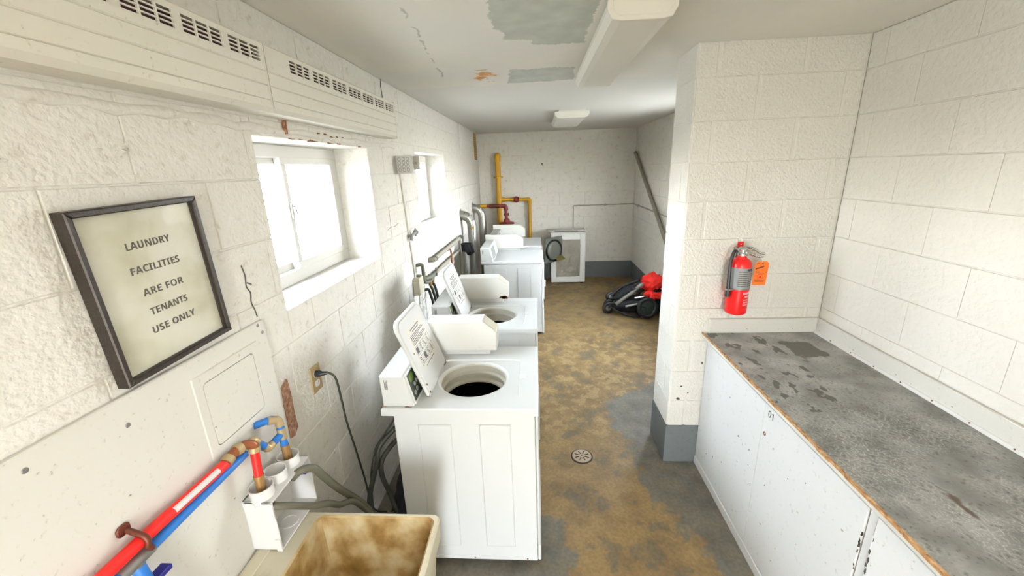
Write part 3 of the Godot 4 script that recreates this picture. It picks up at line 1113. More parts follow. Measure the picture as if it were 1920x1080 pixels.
# ---------------------------------------------------------------- counter
func build_counter() -> void:
	var d0 := -0.4
	var ct := thing("countertop", "grey speckled laminate countertop with a raw wood front edge and dark blots", "countertop", W(1.25, 0.872, 0.9))
	var m := mat("laminate", Color.WHITE, 0.42)
	m.albedo_texture = counter_texture()
	m.texture_repeat = false
	m.heightmap_enabled = true
	m.heightmap_texture = m.albedo_texture
	m.heightmap_scale = 0.05
	var b := mb()
	b.quad_uv(W(0.952, 0.9, d0), W(1.565, 0.9, d0), W(1.565, 0.9, PD - 0.02), W(0.952, 0.9, PD - 0.02))
	for i in b.uv.size(): b.uv[i].y = 1.0 - b.uv[i].y
	part("laminate", b, m, ct)
	part("board", mb().bx(0.952, 1.58, 0.87, 0.8992, d0, PD - 0.002), M["white_board"], ct)
	# splintered plywood edge: a run of short uneven lengths
	var g := RandomNumberGenerator.new()
	g.seed = 8
	b = mb()
	var d := d0
	while d < PD - 0.004:
		var l := minf(g.randf_range(0.05, 0.16), PD - 0.003 - d)
		var t := g.randf_range(-0.0012, 0.0012)
		b.bx(0.944 + t, 0.953, 0.8885 + g.randf_range(-0.002, 0.002), 0.9008 + t * 0.4, d, d + l, 0.0015)
		d += l
	part("wood_edge", b, M["wood_edge"], ct, "raw orange brown wood edge")
	solo("backsplash", mb().bx(1.563, XR - 0.0035, 0.9, 0.985, d0, PD - 0.022, 0.003), M["white_board"], "long white backsplash board along the right wall", "backsplash", W(1.57, 0.9, 0.9), "backsplash boards of the counter")
	solo("backsplash_001", mb().bx(0.978, XR - 0.004, 0.9, 0.985, PD - 0.02, PD - 0.001, 0.003), M["white_board"], "short white backsplash board below the fire extinguisher", "backsplash", W(1.27, 0.9, PD), "backsplash boards of the counter")
	var tr := thing("metal_trim", "thin white metal trim nailed along the back of the counter", "trim", W(1.56, 0.9, 0.9))
	part("strip", mb().extrude([Vector2(1.563, 0.9), Vector2(1.563, 0.912), Vector2(1.558, 0.911), Vector2(1.551, 0.9025), Vector2(1.551, 0.9)], d0, PD - 0.022), M["plastic_white"], tr)
	for k in 14:
		var dd := 0.2 + k * 0.145
		part("nail", mb().cyl(W(1.556, 0.9055, dd), W(1.5535, 0.9095, dd), 0.0028, 8), M["rust"], tr)
	# cabinet below
	var cb := thing("cabinet", "long white painted base cabinet with numbered doors under the grey countertop", "cabinet", W(1.27, 0, 0.9))
	var xf := 0.985
	part("body", mb().bx(xf + 0.012, 1.575, 0.05, 0.869, d0, PD - 0.006), M["seam"], cb)
	b = mb()
	b.bx(xf - 0.002, xf + 0.014, 0.842, 0.869, d0, PD - 0.006, 0.002)
	b.bx(xf - 0.002, xf + 0.014, 0.03, 0.842, 1.001, 1.030, 0.002)
	b.bx(xf - 0.002, xf + 0.014, 0.03, 0.842, 2.205, PD - 0.006, 0.002)
	part("face_frame", b, M["cabinet_white"], cb)
	var dr := [[0.40, 0.998], [1.0335, 1.60], [1.6015, 2.2035], [-0.39, 0.397]]
	for k in dr.size():
		var o := part("door", mb().bx(xf - 0.006, xf + 0.012, 0.062, 0.8365, dr[k][0], dr[k][1], 0.0016), M["cabinet_white"], cb)
		if k == 1:
			part("lock_hole", mb().lathe([Vector2(0.009, 0), Vector2(0.009, 0.002), Vector2(0.005, 0.002), Vector2(0.004, -0.001), Vector2(0, -0.001)], W(xf - 0.0055, 0.70, 1.575), Vector3(-1, 0, 0), 16), M["rust"], o, "rusty lock hole")
			lettering("number", "01", 0.030, on_right(xf - 0.0066, 0.806, 1.553), M["ink_black"], o, 0.036)
		for yy in [0.2, 0.72]:
			part("hinge", mb().bx(xf - 0.008, xf - 0.004, yy, yy + 0.05, dr[k][1] - 0.003, dr[k][1] + 0.003, 0.001), M["cabinet_white"], o)
	# worn paint along the seam between the two nearer doors, screw holes
	for k in 16:
		var near := k < 9
		part("worn_spot", mb().prism(ragged(0.006, g.randf_range(0.008, 0.03), k + 90, 0.5, 9), on_right(xf - (0.0062), g.randf_range(0.60, 0.76), (1.033 if near else 0.996) + g.randf_range(-0.003, 0.004) * (1 if near else -1)), 0.0006), M["seam"], cb)
	for k in 12:
		part("paint_chip", mb().prism(ragged(g.randf_range(0.003, 0.007), g.randf_range(0.003, 0.008), k + 40, 0.4, 8), on_right(xf - 0.0062, g.randf_range(0.15, 0.78), g.randf_range(1.06, 2.15)), 0.0005), M["seam"], cb)
	part("toe_strip", mb().bx(xf - 0.008, xf + 0.012, 0.0, 0.056, d0, PD - 0.006, 0.004), M["cabinet_white"], cb)

# ---------------------------------------------------------------- washers and dryers
func ray_rect(c: Vector2, ang: float, x0: float, x1: float, d0: float, d1: float) -> Vector2:
	var e := Vector2(cos(ang), sin(ang))
	var t := 1e9
	if e.x > 1e-6: t = minf(t, (x1 - c.x) / e.x)
	if e.x < -1e-6: t = minf(t, (x0 - c.x) / e.x)
	if e.y > 1e-6: t = minf(t, (d1 - c.y) / e.y)
	if e.y < -1e-6: t = minf(t, (d0 - c.y) / e.y)
	return c + e * t

func cabinet_of(o: Node3D, xf: float, xb: float, d0: float, d1: float, top: float, open_top: bool) -> void:
	var body := mb()
	if open_top:
		body.bx(xb, xf - 0.012, 0.035, top, d0 + 0.006, d0 + 0.014, 0.003).bx(xb, xf - 0.012, 0.035, top, d1 - 0.014, d1 - 0.006, 0.003)
		body.bx(xb, xb + 0.008, 0.035, top, d0 + 0.014, d1 - 0.014).bx(xf - 0.020, xf - 0.012, 0.035, top, d0 + 0.014, d1 - 0.014).bx(xb + 0.008, xf - 0.02, 0.035, 0.05, d0 + 0.014, d1 - 0.014)
	else:
		body.bx(xb, xf - 0.012, 0.035, top, d0 + 0.006, d1 - 0.006, 0.006)
	part("body", body, M["appliance"], o)
	part("front_panel", mb().bx(xf - 0.0105, xf + 0.002, 0.12, top - 0.004, d0 + 0.010, d1 - 0.010, 0.004), M["appliance"], o)
	part("kick_panel", mb().bx(xf - 0.0105, xf + 0.006, 0.03, 0.116, d0 + 0.012, d1 - 0.012, 0.004), M["appliance"], o)
	for r in [[xb + 0.105, xb + 0.252], [xb + 0.374, xb + 0.512]]:
		# pressed panel: a shallow raised field with sloping edges
		part("pressed_panel", mb().prism([Vector2(r[0], 0.12), Vector2(r[1], 0.12), Vector2(r[1], top - 0.045), Vector2(r[0], top - 0.045)], facing(0, 0, d0 + 0.0065), 0.005, 0.0042), M["appliance"], o)
	part("bottom_rail", mb().bx(xb - 0.001, xf - 0.011, 0.036, 0.056, d0 + 0.0035, d0 + 0.02, 0.002), M["appliance"], o)
	for x in [xb + 0.1, (xb + xf) / 2, xf - 0.06]:
		part("screw", mb().lathe([Vector2(0.004, 0), Vector2(0.003, 0.002), Vector2(0, 0.0025)], W(x, 0.046, d0 + 0.0036), Vector3(0, 0, 1), 10), M["rust"], o)
	for x in [xb + 0.05, xf - 0.06]:
		for d in [d0 + 0.06, d1 - 0.06]:
			part("foot", mb().cyl(W(x, 0, d), W(x, 0.04, d), 0.02, 12), M["rubber"], o)

func console_of(o: Node3D, xb: float, d0: float, d1: float, y: float, grey_panel: bool) -> void:
	# xb: back edge; leaning front face
	var pr := [Vector2(xb, y), Vector2(xb - 0.004, y + 0.146), Vector2(xb + 0.004, y + 0.15), Vector2(xb + 0.098, y + 0.15), Vector2(xb + 0.106, y + 0.144), Vector2(xb + 0.138, y + 0.006), Vector2(xb + 0.134, y)]
	var c := part("console", mb().extrude(pr, d0, d1, 0.006), M["appliance"], o)
	# sloping face frame: u along depth, v up the slope
	var bot := W(xb + 0.1385, y + 0.008, d0)
	var top := W(xb + 0.1065, y + 0.143, d0)
	var v := (top - bot).normalized()
	var nn := Vector3(v.y, -v.x, 0)
	var T := Transform3D(Basis(Vector3(0, 0, -1), v, nn), bot)
	var fr := part("control_panel", mb().prism([Vector2(0.02, 0.006), Vector2(0.30, 0.006), Vector2(0.30, 0.134), Vector2(0.02, 0.134)], T, 0.004, 0.0012), M["control_grey"] if grey_panel else M["control_dark"], o)
	part("panel_border", mb().prism([Vector2(0.012, -0.002), Vector2(0.308, -0.002), Vector2(0.308, 0.006), Vector2(0.02, 0.006), Vector2(0.02, 0.134), Vector2(0.308, 0.134), Vector2(0.308, 0.141), Vector2(0.012, 0.141)], T, 0.005), M["appliance"], c)
	if not grey_panel:
		for p in [[0.05, 0.035, 0.011], [0.08, 0.04, 0.011], [0.07, 0.068, 0.010], [0.10, 0.07, 0.010], [0.13, 0.045, 0.012]]:
			part("button", mb().lathe([Vector2(p[2], 0), Vector2(p[2] * 0.9, 0.003), Vector2(0, 0.0035)], T * Vector3(p[0], p[1], 0.004), nn, 14), M["control_grey"], fr)
		part("display_label", mb().prism(round_rect(0.05, 0.035, 0.01), T * Transform3D(Basis(), Vector3(0.06, 0.108, 0.004)), 0.0008), M["sticker_green"], fr, "green printed label")
		for k in 5:
			part("legend", mb().prism([Vector2(0, 0), Vector2(0.05, 0), Vector2(0.05, 0.003), Vector2(0, 0.003)], T * Transform3D(Basis(), Vector3(0.16, 0.03 + k * 0.018, 0.004)), 0.0004), M["control_grey"], fr)
	# rating sticker on the end of the console
	var st := mb()
	for k in 5:
		st.bx(xb + 0.018 + k * 0.003, xb + 0.0195 + k * 0.003, y + 0.085, y + 0.13 - k % 2 * 0.008, d0 - 0.0006, d0 + 0.001)
	part("rating_marks", st, M["ink"], c)

func meter_of(o: Node3D, x0: float, x1: float, d0: float, d1: float, y: float) -> void:
	part("meter_base", mb().bx(x0 + 0.002, x1 - 0.038, y, y + 0.034, d0 + 0.02, d1 - 0.01, 0.002), M["appliance"], o)
	var m := part("meter_case", mb().extrude([Vector2(x0, y + 0.032), Vector2(x1 - 0.002, y + 0.032), Vector2(x1, y + 0.035), Vector2(x1 + 0.003, y + 0.137), Vector2(x1 - 0.073, y + 0.201), Vector2(x0, y + 0.201)], d0, d1, 0.004), M["appliance_worn"], o)
	var a := W(x1 + 0.001, y + 0.140, d0)
	var b := W(x1 - 0.071, y + 0.2005, d0)
	var v := (b - a).normalized()
	var nn := Vector3(v.y, -v.x, 0)
	var T := Transform3D(Basis(Vector3(0, 0, -1), v, nn), a)
	var w := d1 - d0
	part("coin_plate", mb().prism([Vector2(0.012, 0.004), Vector2(w - 0.012, 0.004), Vector2(w - 0.012, 0.088), Vector2(0.012, 0.088)], T, 0.002, 0.0008), M["plastic_cream"], m)

func make_washer(d0: float) -> Node3D:
	var xf := -0.012
	var xb := -0.64
	var d1 := d0 + 0.632
	var top := 0.872
	var o := thing("washing_machine", "nearest white top loading washing machine with its lid open, next to the sink", "washing machine", W((xf + xb) / 2, 0, (d0 + d1) / 2), "top loading washers with open lids")
	cabinet_of(o, xf, xb, d0, d1, 0.838, true)
	# top with the round hole
	var x0 := -0.69
	var x1 := -0.009
	var c := Vector2(-0.325, d0 + 0.283)
	var R := 0.163
	var angs := []
	for p in [Vector2(x0, d0), Vector2(x1, d0), Vector2(x1, d1), Vector2(x0, d1)]: angs.append(fposmod((p - c).angle(), TAU))
	for i in 48: angs.append(TAU * i / 48.0 + 0.003)
	angs.sort()
	var e1 := []; var e0 := []; var lo := []; var r1 := []; var r0 := []; var c0 := []; var c1 := []
	for a in angs:
		var p := ray_rect(c, a, x0 + 0.005, x1 - 0.005, d0 + 0.005, d1 - 0.005)
		e1.append(W(p.x, top, p.y))
		p = ray_rect(c, a, x0, x1, d0, d1)
		e0.append(W(p.x, top - 0.005, p.y))
		lo.append(W(p.x, top - 0.034, p.y))
		p = ray_rect(c, a, -0.505, -0.098, d0 + 0.095, d0 + 0.47)
		r1.append(W(p.x, top, p.y))
		var q: Vector2 = c + (p - c) * 0.985
		r0.append(W(q.x, top - 0.007, q.y))
		q = c + Vector2(cos(a), sin(a)) * (R + 0.012)
		c0.append(W(q.x, top - 0.007, q.y))
		q = c + Vector2(cos(a), sin(a)) * R
		c1.append(W(q.x, top - 0.014, q.y))
	var cc := W(c.x, top, c.y)
	var b := mb()
	b.loops(e1, r1, Vector3.UP)
	b.loops_in(e1, e0, cc)
	b.loops_in(e0, lo, cc)
	b.loops_in(r1, r0, cc, true)
	b.loops(r0, c0, Vector3.UP)
	b.loops(c0, c1, Vector3.UP)
	part("top_panel", b, M["appliance"], o)
	part("lid_catch", mb().prism(round_rect(0.03, 0.05, 0.008), Transform3D(Basis(Vector3(1, 0, 0), Vector3(0, 0, -1), Vector3(0, 1, 0)), W(-0.085, top, d0 + 0.283)), 0.002, 0.0008), M["plastic_white"], o)
	var tc := W(c.x, 0, c.y)
	part("tub_ring", mb().lathe([Vector2(R, top - 0.014), Vector2(R - 0.004, top - 0.02), Vector2(R - 0.004, top - 0.03), Vector2(R + 0.004, top - 0.032), Vector2(R + 0.004, top - 0.056), Vector2(R - 0.012, top - 0.06), Vector2(R - 0.012, top - 0.068), Vector2(R - 0.002, top - 0.07), Vector2(R + 0.0, top - 0.098), Vector2(R - 0.018, top - 0.103), Vector2(R - 0.018, top - 0.112)], tc, Vector3.UP, 40), M["tub_cream"], o)
	part("basket", mb().lathe([Vector2(R - 0.018, top - 0.111), Vector2(R + 0.03, top - 0.13), Vector2(R + 0.035, 0.42), Vector2(R, 0.39), Vector2(0.05, 0.38), Vector2(0, 0.38)], tc, Vector3.UP, 32, true), M["basket_black"], o)
	part("agitator", mb().lathe([Vector2(0.08, 0.38), Vector2(0.045, 0.46), Vector2(0.034, 0.66), Vector2(0.03, 0.70), Vector2(0, 0.705)], tc, Vector3.UP, 20, true), M["basket_black"], o)
	console_of(o, -0.684, d0 + 0.016, d0 + 0.51, top, false)
	meter_of(o, -0.60, -0.231, d0 + 0.512, d0 + 0.627, top)
	# lid standing open
	var hn := W(-0.493, top + 0.006, d0 + 0.096)
	var up := Vector3(-0.124, 0.340, 0).normalized()
	var side := Vector3(0, 0, -1)
	var T := Transform3D(Basis(side, up, side.cross(up)), hn)    # z points to the front of the machine
	var w := 0.352
	var h := 0.372
	var rr := [Vector2(0.004, 0), Vector2(w - 0.004, 0), Vector2(w, 0.006)]
	for j in 7: rr.append(Vector2(w - 0.05 + sin(PI / 2 * (1 - j / 6.0)) * 0.05, h - 0.05 + cos(PI / 2 * (1 - j / 6.0)) * 0.05))
	for j in 7: rr.append(Vector2(0.05 - sin(PI / 2 * j / 6.0) * 0.05, h - 0.05 + cos(PI / 2 * j / 6.0) * 0.05))
	rr.append(Vector2(0, 0.006))
	var Tb := T
	Tb.origin += T.basis.z * -0.02
	var lid := part("lid", mb().prism(rr, Tb, 0.016, 0.005), M["appliance"], o)
	var sm := []
	for p in rr: sm.append(Vector2(w / 2, h / 2) + (p - Vector2(w / 2, h / 2)) * Vector2(0.93, 0.93))
	Tb.origin += T.basis.z * 0.0155
	part("inner_panel", mb().prism(sm, Tb, 0.004, 0.003), M["appliance"], lid)
	var lb := mb()
	Tb.origin += T.basis.z * 0.0044
	lb.quad_uv(Tb * Vector3(0.05, 0.09, 0), Tb * Vector3(w - 0.05, 0.09, 0), Tb * Vector3(w - 0.05, 0.31, 0), Tb * Vector3(0.05, 0.31, 0))
	part("instruction_label", lb, M["instructions"], lid, "printed instructions with small pictures")
	for q in [[0.02, 0.012], [w - 0.02, 0.012], [0.02, 0.05], [w * 0.12, 0.2]]:
		part("lid_screw", mb().lathe([Vector2(0.006, 0), Vector2(0.005, 0.002), Vector2(0, 0.003)], Tb * Vector3(q[0], q[1], -0.002), T.basis.z, 10), M["rust"], lid)
	for q in [0.02, w - 0.02]:
		part("hinge", mb().cyl(T * Vector3(q - 0.014, -0.003, -0.01), T * Vector3(q + 0.014, -0.003, -0.01), 0.006, 10), M["steel_dull"], lid)
	return o

func make_dryer(d0: float) -> Node3D:
	var xf := 0.045
	var xb := -0.60
	var d1 := d0 + 0.65
	var top := 0.875
	var o := thing("dryer", "white coin dryer beside the open washers with a grey control panel", "dryer", W((xf + xb) / 2, 0, (d0 + d1) / 2), "white dryers in the far part of the row")
	cabinet_of(o, xf, xb, d0, d1, 0.84, false)
	part("lower_panel", mb().bx(xf - 0.004, xf + 0.016, 0.02, 0.34, d0 + 0.008, d1 - 0.008, 0.006), M["appliance"], o)
	part("top_panel", mb().bx(xb - 0.028, xf + 0.006, 0.842, top, d0, d1, 0.005), M["appliance"], o)
	part("door", mb().prism(round_rect(0.44, 0.40, 0.05), Transform3D(Basis(Vector3(0, 0, -1), Vector3(0, 1, 0), Vector3(1, 0, 0)), W(xf + 0.002, 0.58, (d0 + d1) / 2)), 0.02, 0.006), M["appliance"], o)
	part("door_handle", mb().bx(xf + 0.02, xf + 0.038, 0.54, 0.62, d0 + 0.14, d0 + 0.16, 0.004), M["appliance"], o)
	console_of(o, xb - 0.026, d0 + 0.006, d0 + 0.56, top, true)
	meter_of(o, -0.64, -0.178, d0 + 0.585, d0 + 0.645, top)
	return o

func build_washers() -> void:
	var im := mat("instructions", Color.WHITE, 0.5)
	im.albedo_texture = instruction_texture()
	var w := make_washer(1.49)
	var w2 := copy(w, "washing_machine_001", Vector3(0, 0, -0.90), "second white top loading washing machine, lid open, with rust on its coin box")
	var rb := mb()
	for k in 5:
		rb.prism(ragged(0.05 - k * 0.005, 0.016, k + 200, 0.5, 12), facing(-0.268 + k * 0.006, 0.913 + (k % 2) * 0.008, 2.39 + 0.5115), 0.0008)
	part("rust_patch", rb, M["rust"], w2, "rust on the corner of the coin box")
	rb = mb()
	rb.prism(ragged(0.03, 0.006, 211, 0.5), facing(-0.575, 0.873, 1.5052), 0.0012)
	rb.prism(ragged(0.02, 0.01, 212, 0.5), facing(-0.68, 0.873, 1.5052), 0.0012)
	part("rust_patch", rb, M["rust"], w, "rust under the console")
	var d := make_dryer(4.32)
	copy(d, "dryer_001", Vector3(0, 0, -0.90), "farthest white dryer in the row, in front of the yellow gas pipe")

# ---------------------------------------------------------------- sink, outlet box, pipes and hoses
func build_sink_corner() -> void:
	var o := thing("laundry_sink", "stained off-white plastic laundry sink in front of the nearest washing machine", "sink", W(-0.63, 0, 0.80))
	var x0 := -0.922; var x1 := -0.352; var d0 := 0.47; var d1 := 1.115; var y := 0.70
	# loops of a rounded rectangle in plan
	var loop := func(a0: float, a1: float, b0: float, b1: float, r: float, yy: float) -> Array:
		var q := []
		for p in round_rect(a1 - a0, b1 - b0, r, 6): q.append(W((a0 + a1) / 2 + p.x, yy, (b0 + b1) / 2 + p.y))
		return q
	var c := W((x0 + x1) / 2, 0, (d0 + d1) / 2)
	var b := mb()
	var rim_o: Array = loop.call(x0, x1, d0, d1, 0.03, y - 0.006)
	var rim_a: Array = loop.call(x0 + 0.006, x1 - 0.006, d0 + 0.006, d1 - 0.006, 0.026, y)
	var rim_b: Array = loop.call(x0 + 0.135, x1 - 0.016, d0 + 0.02, d1 - 0.016, 0.03, y)
	var rim_c: Array = loop.call(x0 + 0.141, x1 - 0.022, d0 + 0.026, d1 - 0.022, 0.028, y - 0.006)
	var skirt: Array = loop.call(x0 + 0.002, x1 - 0.002, d0 + 0.002, d1 - 0.002, 0.03, y - 0.075)
	var skirt2: Array = loop.call(x0 + 0.012, x1 - 0.014, d0 + 0.012, d1 - 0.014, 0.03, y - 0.085)
	var foot: Array = loop.call(x0 + 0.05, x1 - 0.04, d0 + 0.05, d1 - 0.04, 0.05, 0.31)
	b.loops(rim_a, rim_b, Vector3.UP)
	b.loops_in(rim_o, rim_a, c)
	b.loops_in(rim_o, skirt, c)
	b.loops_in(skirt, skirt2, c)
	b.loops_in(skirt2, foot, c)
	b.poly(foot, Vector3.DOWN)
	part("tub", b, M["sink_outer"], o)
	b = mb()
	var bot: Array = loop.call(x0 + 0.175, x1 - 0.055, d0 + 0.06, d1 - 0.055, 0.05, 0.36)
	var bot2: Array = loop.call(x0 + 0.20, x1 - 0.08, d0 + 0.085, d1 - 0.08, 0.04, 0.34)
	b.loops_in(rim_b, rim_c, c, true)
	b.loops_in(rim_c, bot, c, true)
	b.loops(bot, bot2, Vector3.UP)
	b.poly(bot2, Vector3.UP)
	part("basin", b, M["sink_inner"], o, "basin stained brown inside")
	b = mb()
	b.bx(x0 + 0.012, x0 + 0.05, y - 0.001, y + 0.004, d0 + 0.03, d1 - 0.03, 0.003)
	b.bx(x0 + 0.012, x0 + 0.128, y - 0.001, y + 0.004, d0 + 0.38, d0 + 0.40, 0.003)
	part("deck_rib", b, M["sink_outer"], o)
	part("drain", mb().lathe([Vector2(0.045, 0.001), Vector2(0.04, 0.004), Vector2(0.028, 0.001), Vector2(0, 0)], W(-0.58, 0.34, 0.8), Vector3.UP, 20), M["steel_dull"], o)
	for x in [x0 + 0.07, x1 - 0.06]:
		for d in [d0 + 0.08, d1 - 0.07]:
			part("leg", mb().extrude([Vector2(x - 0.02, 0), Vector2(x + 0.02, 0), Vector2(x + 0.03, 0.33), Vector2(x - 0.03, 0.33)], d - 0.02, d + 0.02), M["sink_outer"], o)
	# white board on the wall and its access door
	var pn := thing("wall_panel", "large flat white board covering the block wall behind the sink", "panel", W(XL, 0.03, 0.4))
	part("board", mb().bx(XL + 0.001, XL + 0.015, 0.03, 1.393, -0.6, 1.224, 0.003), M["white_board"], pn)
	for p in [[0.731, 1.327], [1.205, 1.353], [1.19, 1.383], [0.25, 1.2], [1.2, 1.0], [0.55, 1.36]]:
		part("screw", mb().lathe([Vector2(0.006, 0), Vector2(0.005, 0.0015), Vector2(0.0015, 0.0017), Vector2(0, 0.001)], W(XL + 0.015, p[1], p[0]), Vector3(1, 0, 0), 12), M["steel_dull"], pn)
	var ah := thing("access_door", "small square white access door set in the wall board", "access door", W(XL + 0.015, 1.21, 1.03))
	var T := on_left(XL + 0.015, 1.212, 1.035)
	var outer := round_rect(0.262, 0.258, 0.004, 6)
	var inner := round_rect(0.207, 0.2, 0.014, 6)
	b = mb()
	var L := [[], [], [], []]
	for i in outer.size():
		L[0].append(T * Vector3(outer[i].x, outer[i].y, 0))
		L[1].append(T * Vector3(outer[i].x * 0.985, outer[i].y * 0.985, 0.0035))
		L[2].append(T * Vector3(inner[i].x, inner[i].y, 0.0035))
		L[3].append(T * Vector3(inner[i].x, inner[i].y, 0.0005))
	b.loops(L[1], L[2], Vector3(1, 0, 0))
	for i in outer.size():
		var j := (i + 1) % outer.size()
		var ov: Vector3 = (L[0][i] + L[0][j]) / 2 - T.origin
		b.poly([L[0][i], L[0][j], L[1][j], L[1][i]], ov)
		b.poly([L[2][i], L[2][j], L[3][j], L[3][i]], -ov)
	part("frame", b, M["white_board"], ah)
	part("back_plate", mb().prism(round_rect(0.21, 0.204, 0.014), T, 0.0012), M["seam"], ah)
	part("door", mb().prism(round_rect(0.2025, 0.1955, 0.012), T, 0.0038, 0.0008), M["white_board"], ah)
	# washer outlet box with three collars
	var ob := thing("outlet_box", "white plastic washer outlet box with three round collars above the sink", "outlet box", W(-0.877, 0.704, 1.06))
	var bx0 := XL + 0.0155; var bx1 := -0.828; var e0 := 0.955; var e1 := 1.168; var yb := 0.7045; var yt := 0.892
	part("back", mb().bx(bx0, bx0 + 0.004, yb, yt, e0, e1), M["plastic_white"], ob)
	part("side", mb().bx(bx0, bx1, yb, yt, e0, e0 + 0.005, 0.001), M["plastic_white"], ob)
	part("side", mb().bx(bx0, bx1, yb, yt, e1 - 0.005, e1, 0.001), M["plastic_white"], ob)
	part("bottom", mb().bx(bx0, bx1, yb, yb + 0.005, e0, e1, 0.001), M["plastic_white"], ob)
	part("bottom_ring", mb().lathe([Vector2(0.03, 0), Vector2(0.03, 0.003), Vector2(0.025, 0.003), Vector2(0.025, 0)], W(-0.87, yb + 0.005, 1.06), Vector3.UP, 20), M["plastic_white"], ob)
	# top with three round openings
	b = mb()
	for k in 3:
		var dc := 0.986 + k * 0.0715
		var a0 := e0 if k == 0 else dc - 0.0358
		var a1 := e1 if k == 2 else dc + 0.0357
		var lo := []; var li := []; var lu := []
		for i in 40:
			var a := TAU * i / 40 + 0.01
			var p := ray_rect(Vector2(-0.876, dc), a, bx0, bx1, a0, a1)
			lo.append(W(p.x, yt, p.y)); lu.append(W(p.x, yt - 0.005, p.y))
			li.append(W(-0.876 + cos(a) * 0.0325, yt, dc + sin(a) * 0.0325))
		b.loops(lo, li, Vector3.UP)
		b.loops_in(lo, lu, W(-0.876, yt, dc))
		var cl := mb().lathe([Vector2(0.0325, -0.02), Vector2(0.0342, 0), Vector2(0.0342, 0.028), Vector2(0.0352, 0.028), Vector2(0.0352, 0.036), Vector2(0.032, 0.036), Vector2(0.0305, -0.02), Vector2(0.0325, -0.02)], W(-0.876, yt, dc), Vector3.UP, 32)
		part("collar", cl, M["plastic_white"], ob)
	part("top", b, M["plastic_white"], ob)
	part("tab", mb().bx(-0.845, bx1 + 0.001, yb - 0.002, yb + 0.045, e0 - 0.004, e0 + 0.001, 0.001), M["plastic_white"], ob)
	part("tab", mb().bx(-0.845, bx1 + 0.001, yt - 0.06, yt - 0.004, e0 - 0.003, e0 + 0.001, 0.001), M["plastic_white"], ob)
	part("hot_lever", mb().bx(-0.858, -0.836, 0.868, 0.876, 0.966, 0.976, 0.001), M["pex_red"], ob, "red lever")
	part("cold_lever", mb().bx(-0.862, -0.822, 0.848, 0.86, 1.125, 1.14, 0.001), mat("lever_blue", rgb(28, 36, 150), 0.4), ob, "blue lever")
	# red and blue supply pipes
	var rp := thing("supply_pipe", "thick red water pipe running up the wall board to the outlet box", "pipe", W(-0.9, 1.08, 0.6), "water supply pipes above the sink")
	part("pipe", mb().tube([W(-0.897, 1.082, -0.5), W(-0.897, 1.080, 0.70), W(-0.897, 1.072, 0.915)], 0.0145, 16), M["pex_red"], rp)
	part("print_strip", mb().tube([W(-0.8895, 1.0835, 0.735), W(-0.8895, 1.0785, 0.875)], 0.0085, 12), M["plastic_white"], rp, "white printed strip on the pipe")
	var el := [W(-0.897, 1.072, 0.905), W(-0.897, 1.082, 0.945), W(-0.890, 1.080, 0.985), W(-0.878, 1.068, 1.0), W(-0.877, 1.045, 0.998)]
	part("elbow", mb().tube(bend(el, 0.02), 0.0145, 14), M["copper"], rp)
	for q in [[W(-0.897, 1.074, 0.912), W(-0.897, 1.079, 0.93)], [W(-0.896, 1.083, 0.952), W(-0.892, 1.081, 0.97)], [W(-0.877, 1.06, 1.0), W(-0.877, 1.045, 0.997)]]:
		part("crimp_ring", mb().cyl(q[0], q[1], 0.0175, 14), M["brass_pale"], rp)
	part("drop_pipe", mb().cyl(W(-0.877, 1.05, 0.998), W(-0.876, 0.955, 0.988), 0.0125, 14), M["pex_red"], rp)
	part("brass_end", mb().cyl(W(-0.876, 0.958, 0.988), W(-0.876, 0.885, 0.986), 0.0135, 14), M["brass_old"], rp)
	part("crimp_ring", mb().cyl(W(-0.876, 0.966, 0.989), W(-0.876, 0.956, 0.988), 0.015, 14), M["brass_old"], rp)
	var bp := thing("supply_pipe_001", "blue water pipe just below the red one, zigzagging down to the last collar", "pipe", W(-0.9, 1.05, 0.7), "water supply pipes above the sink")
	part("pipe", mb().tube([W(-0.902, 1.042, -0.5), W(-0.902, 1.042, 0.60)], 0.0125, 14), M["pex_blue"], bp)
	part("pipe", mb().tube([W(-0.902, 1.042, 0.67), W(-0.902, 1.044, 0.99)], 0.0125, 14), M["pex_blue"], bp)
	part("tee", mb().cyl(W(-0.902, 1.042, 0.598), W(-0.902, 1.042, 0.672), 0.0145, 14).cyl(W(-0.902, 1.042, 0.635), W(-0.900, 1.022, 0.636), 0.0135, 14), M["steel_dull"], bp)
	part("branch_pipe", mb().tube([W(-0.900, 1.03, 0.636), W(-0.885, 0.93, 0.638), W(-0.87, 0.80, 0.64)], 0.0135, 14), M["pex_blue"], bp)
	part("branch_tie", mb().bx(-0.902, -0.874, 0.972, 0.985, 0.632, 0.682, 0.002), mat("tie_blue", rgb(26, 30, 110), 0.5), bp)
	var z := [W(-0.908, 1.046, 0.985), W(-0.895, 1.068, 1.02), W(-0.885, 1.005, 1.062), W(-0.878, 1.014, 1.128)]
	part("link_pipe", mb().cyl(z[1], z[2], 0.0115, 14).cyl(z[2], z[3], 0.0115, 14), M["pex_blue"], bp)
	part("elbow", mb().tube(bend([z[1].lerp(z[0], 0.5), z[1], z[1].lerp(z[2], 0.3)], 0.012), 0.0135, 12), M["brass_pale"], bp)
	part("elbow", mb().tube(bend([z[1].lerp(z[2], 0.75), z[2], z[2].lerp(z[3], 0.3)], 0.014), 0.0135, 12), M["brass_pale"], bp)
	part("riser_pipe", mb().tube(bend([W(-0.877, 0.965, 1.128), W(-0.878, 1.062, 1.127), W(-0.89, 1.078, 1.118), W(XL + 0.016, 1.082, 1.072)], 0.02), 0.0115, 14), M["pex_blue"], bp)
	part("elbow", mb().tube(bend([W(-0.878, 1.045, 1.128), W(-0.879, 1.07, 1.126), W(-0.898, 1.079, 1.102)], 0.018), 0.0135, 12), M["brass_pale"], bp)
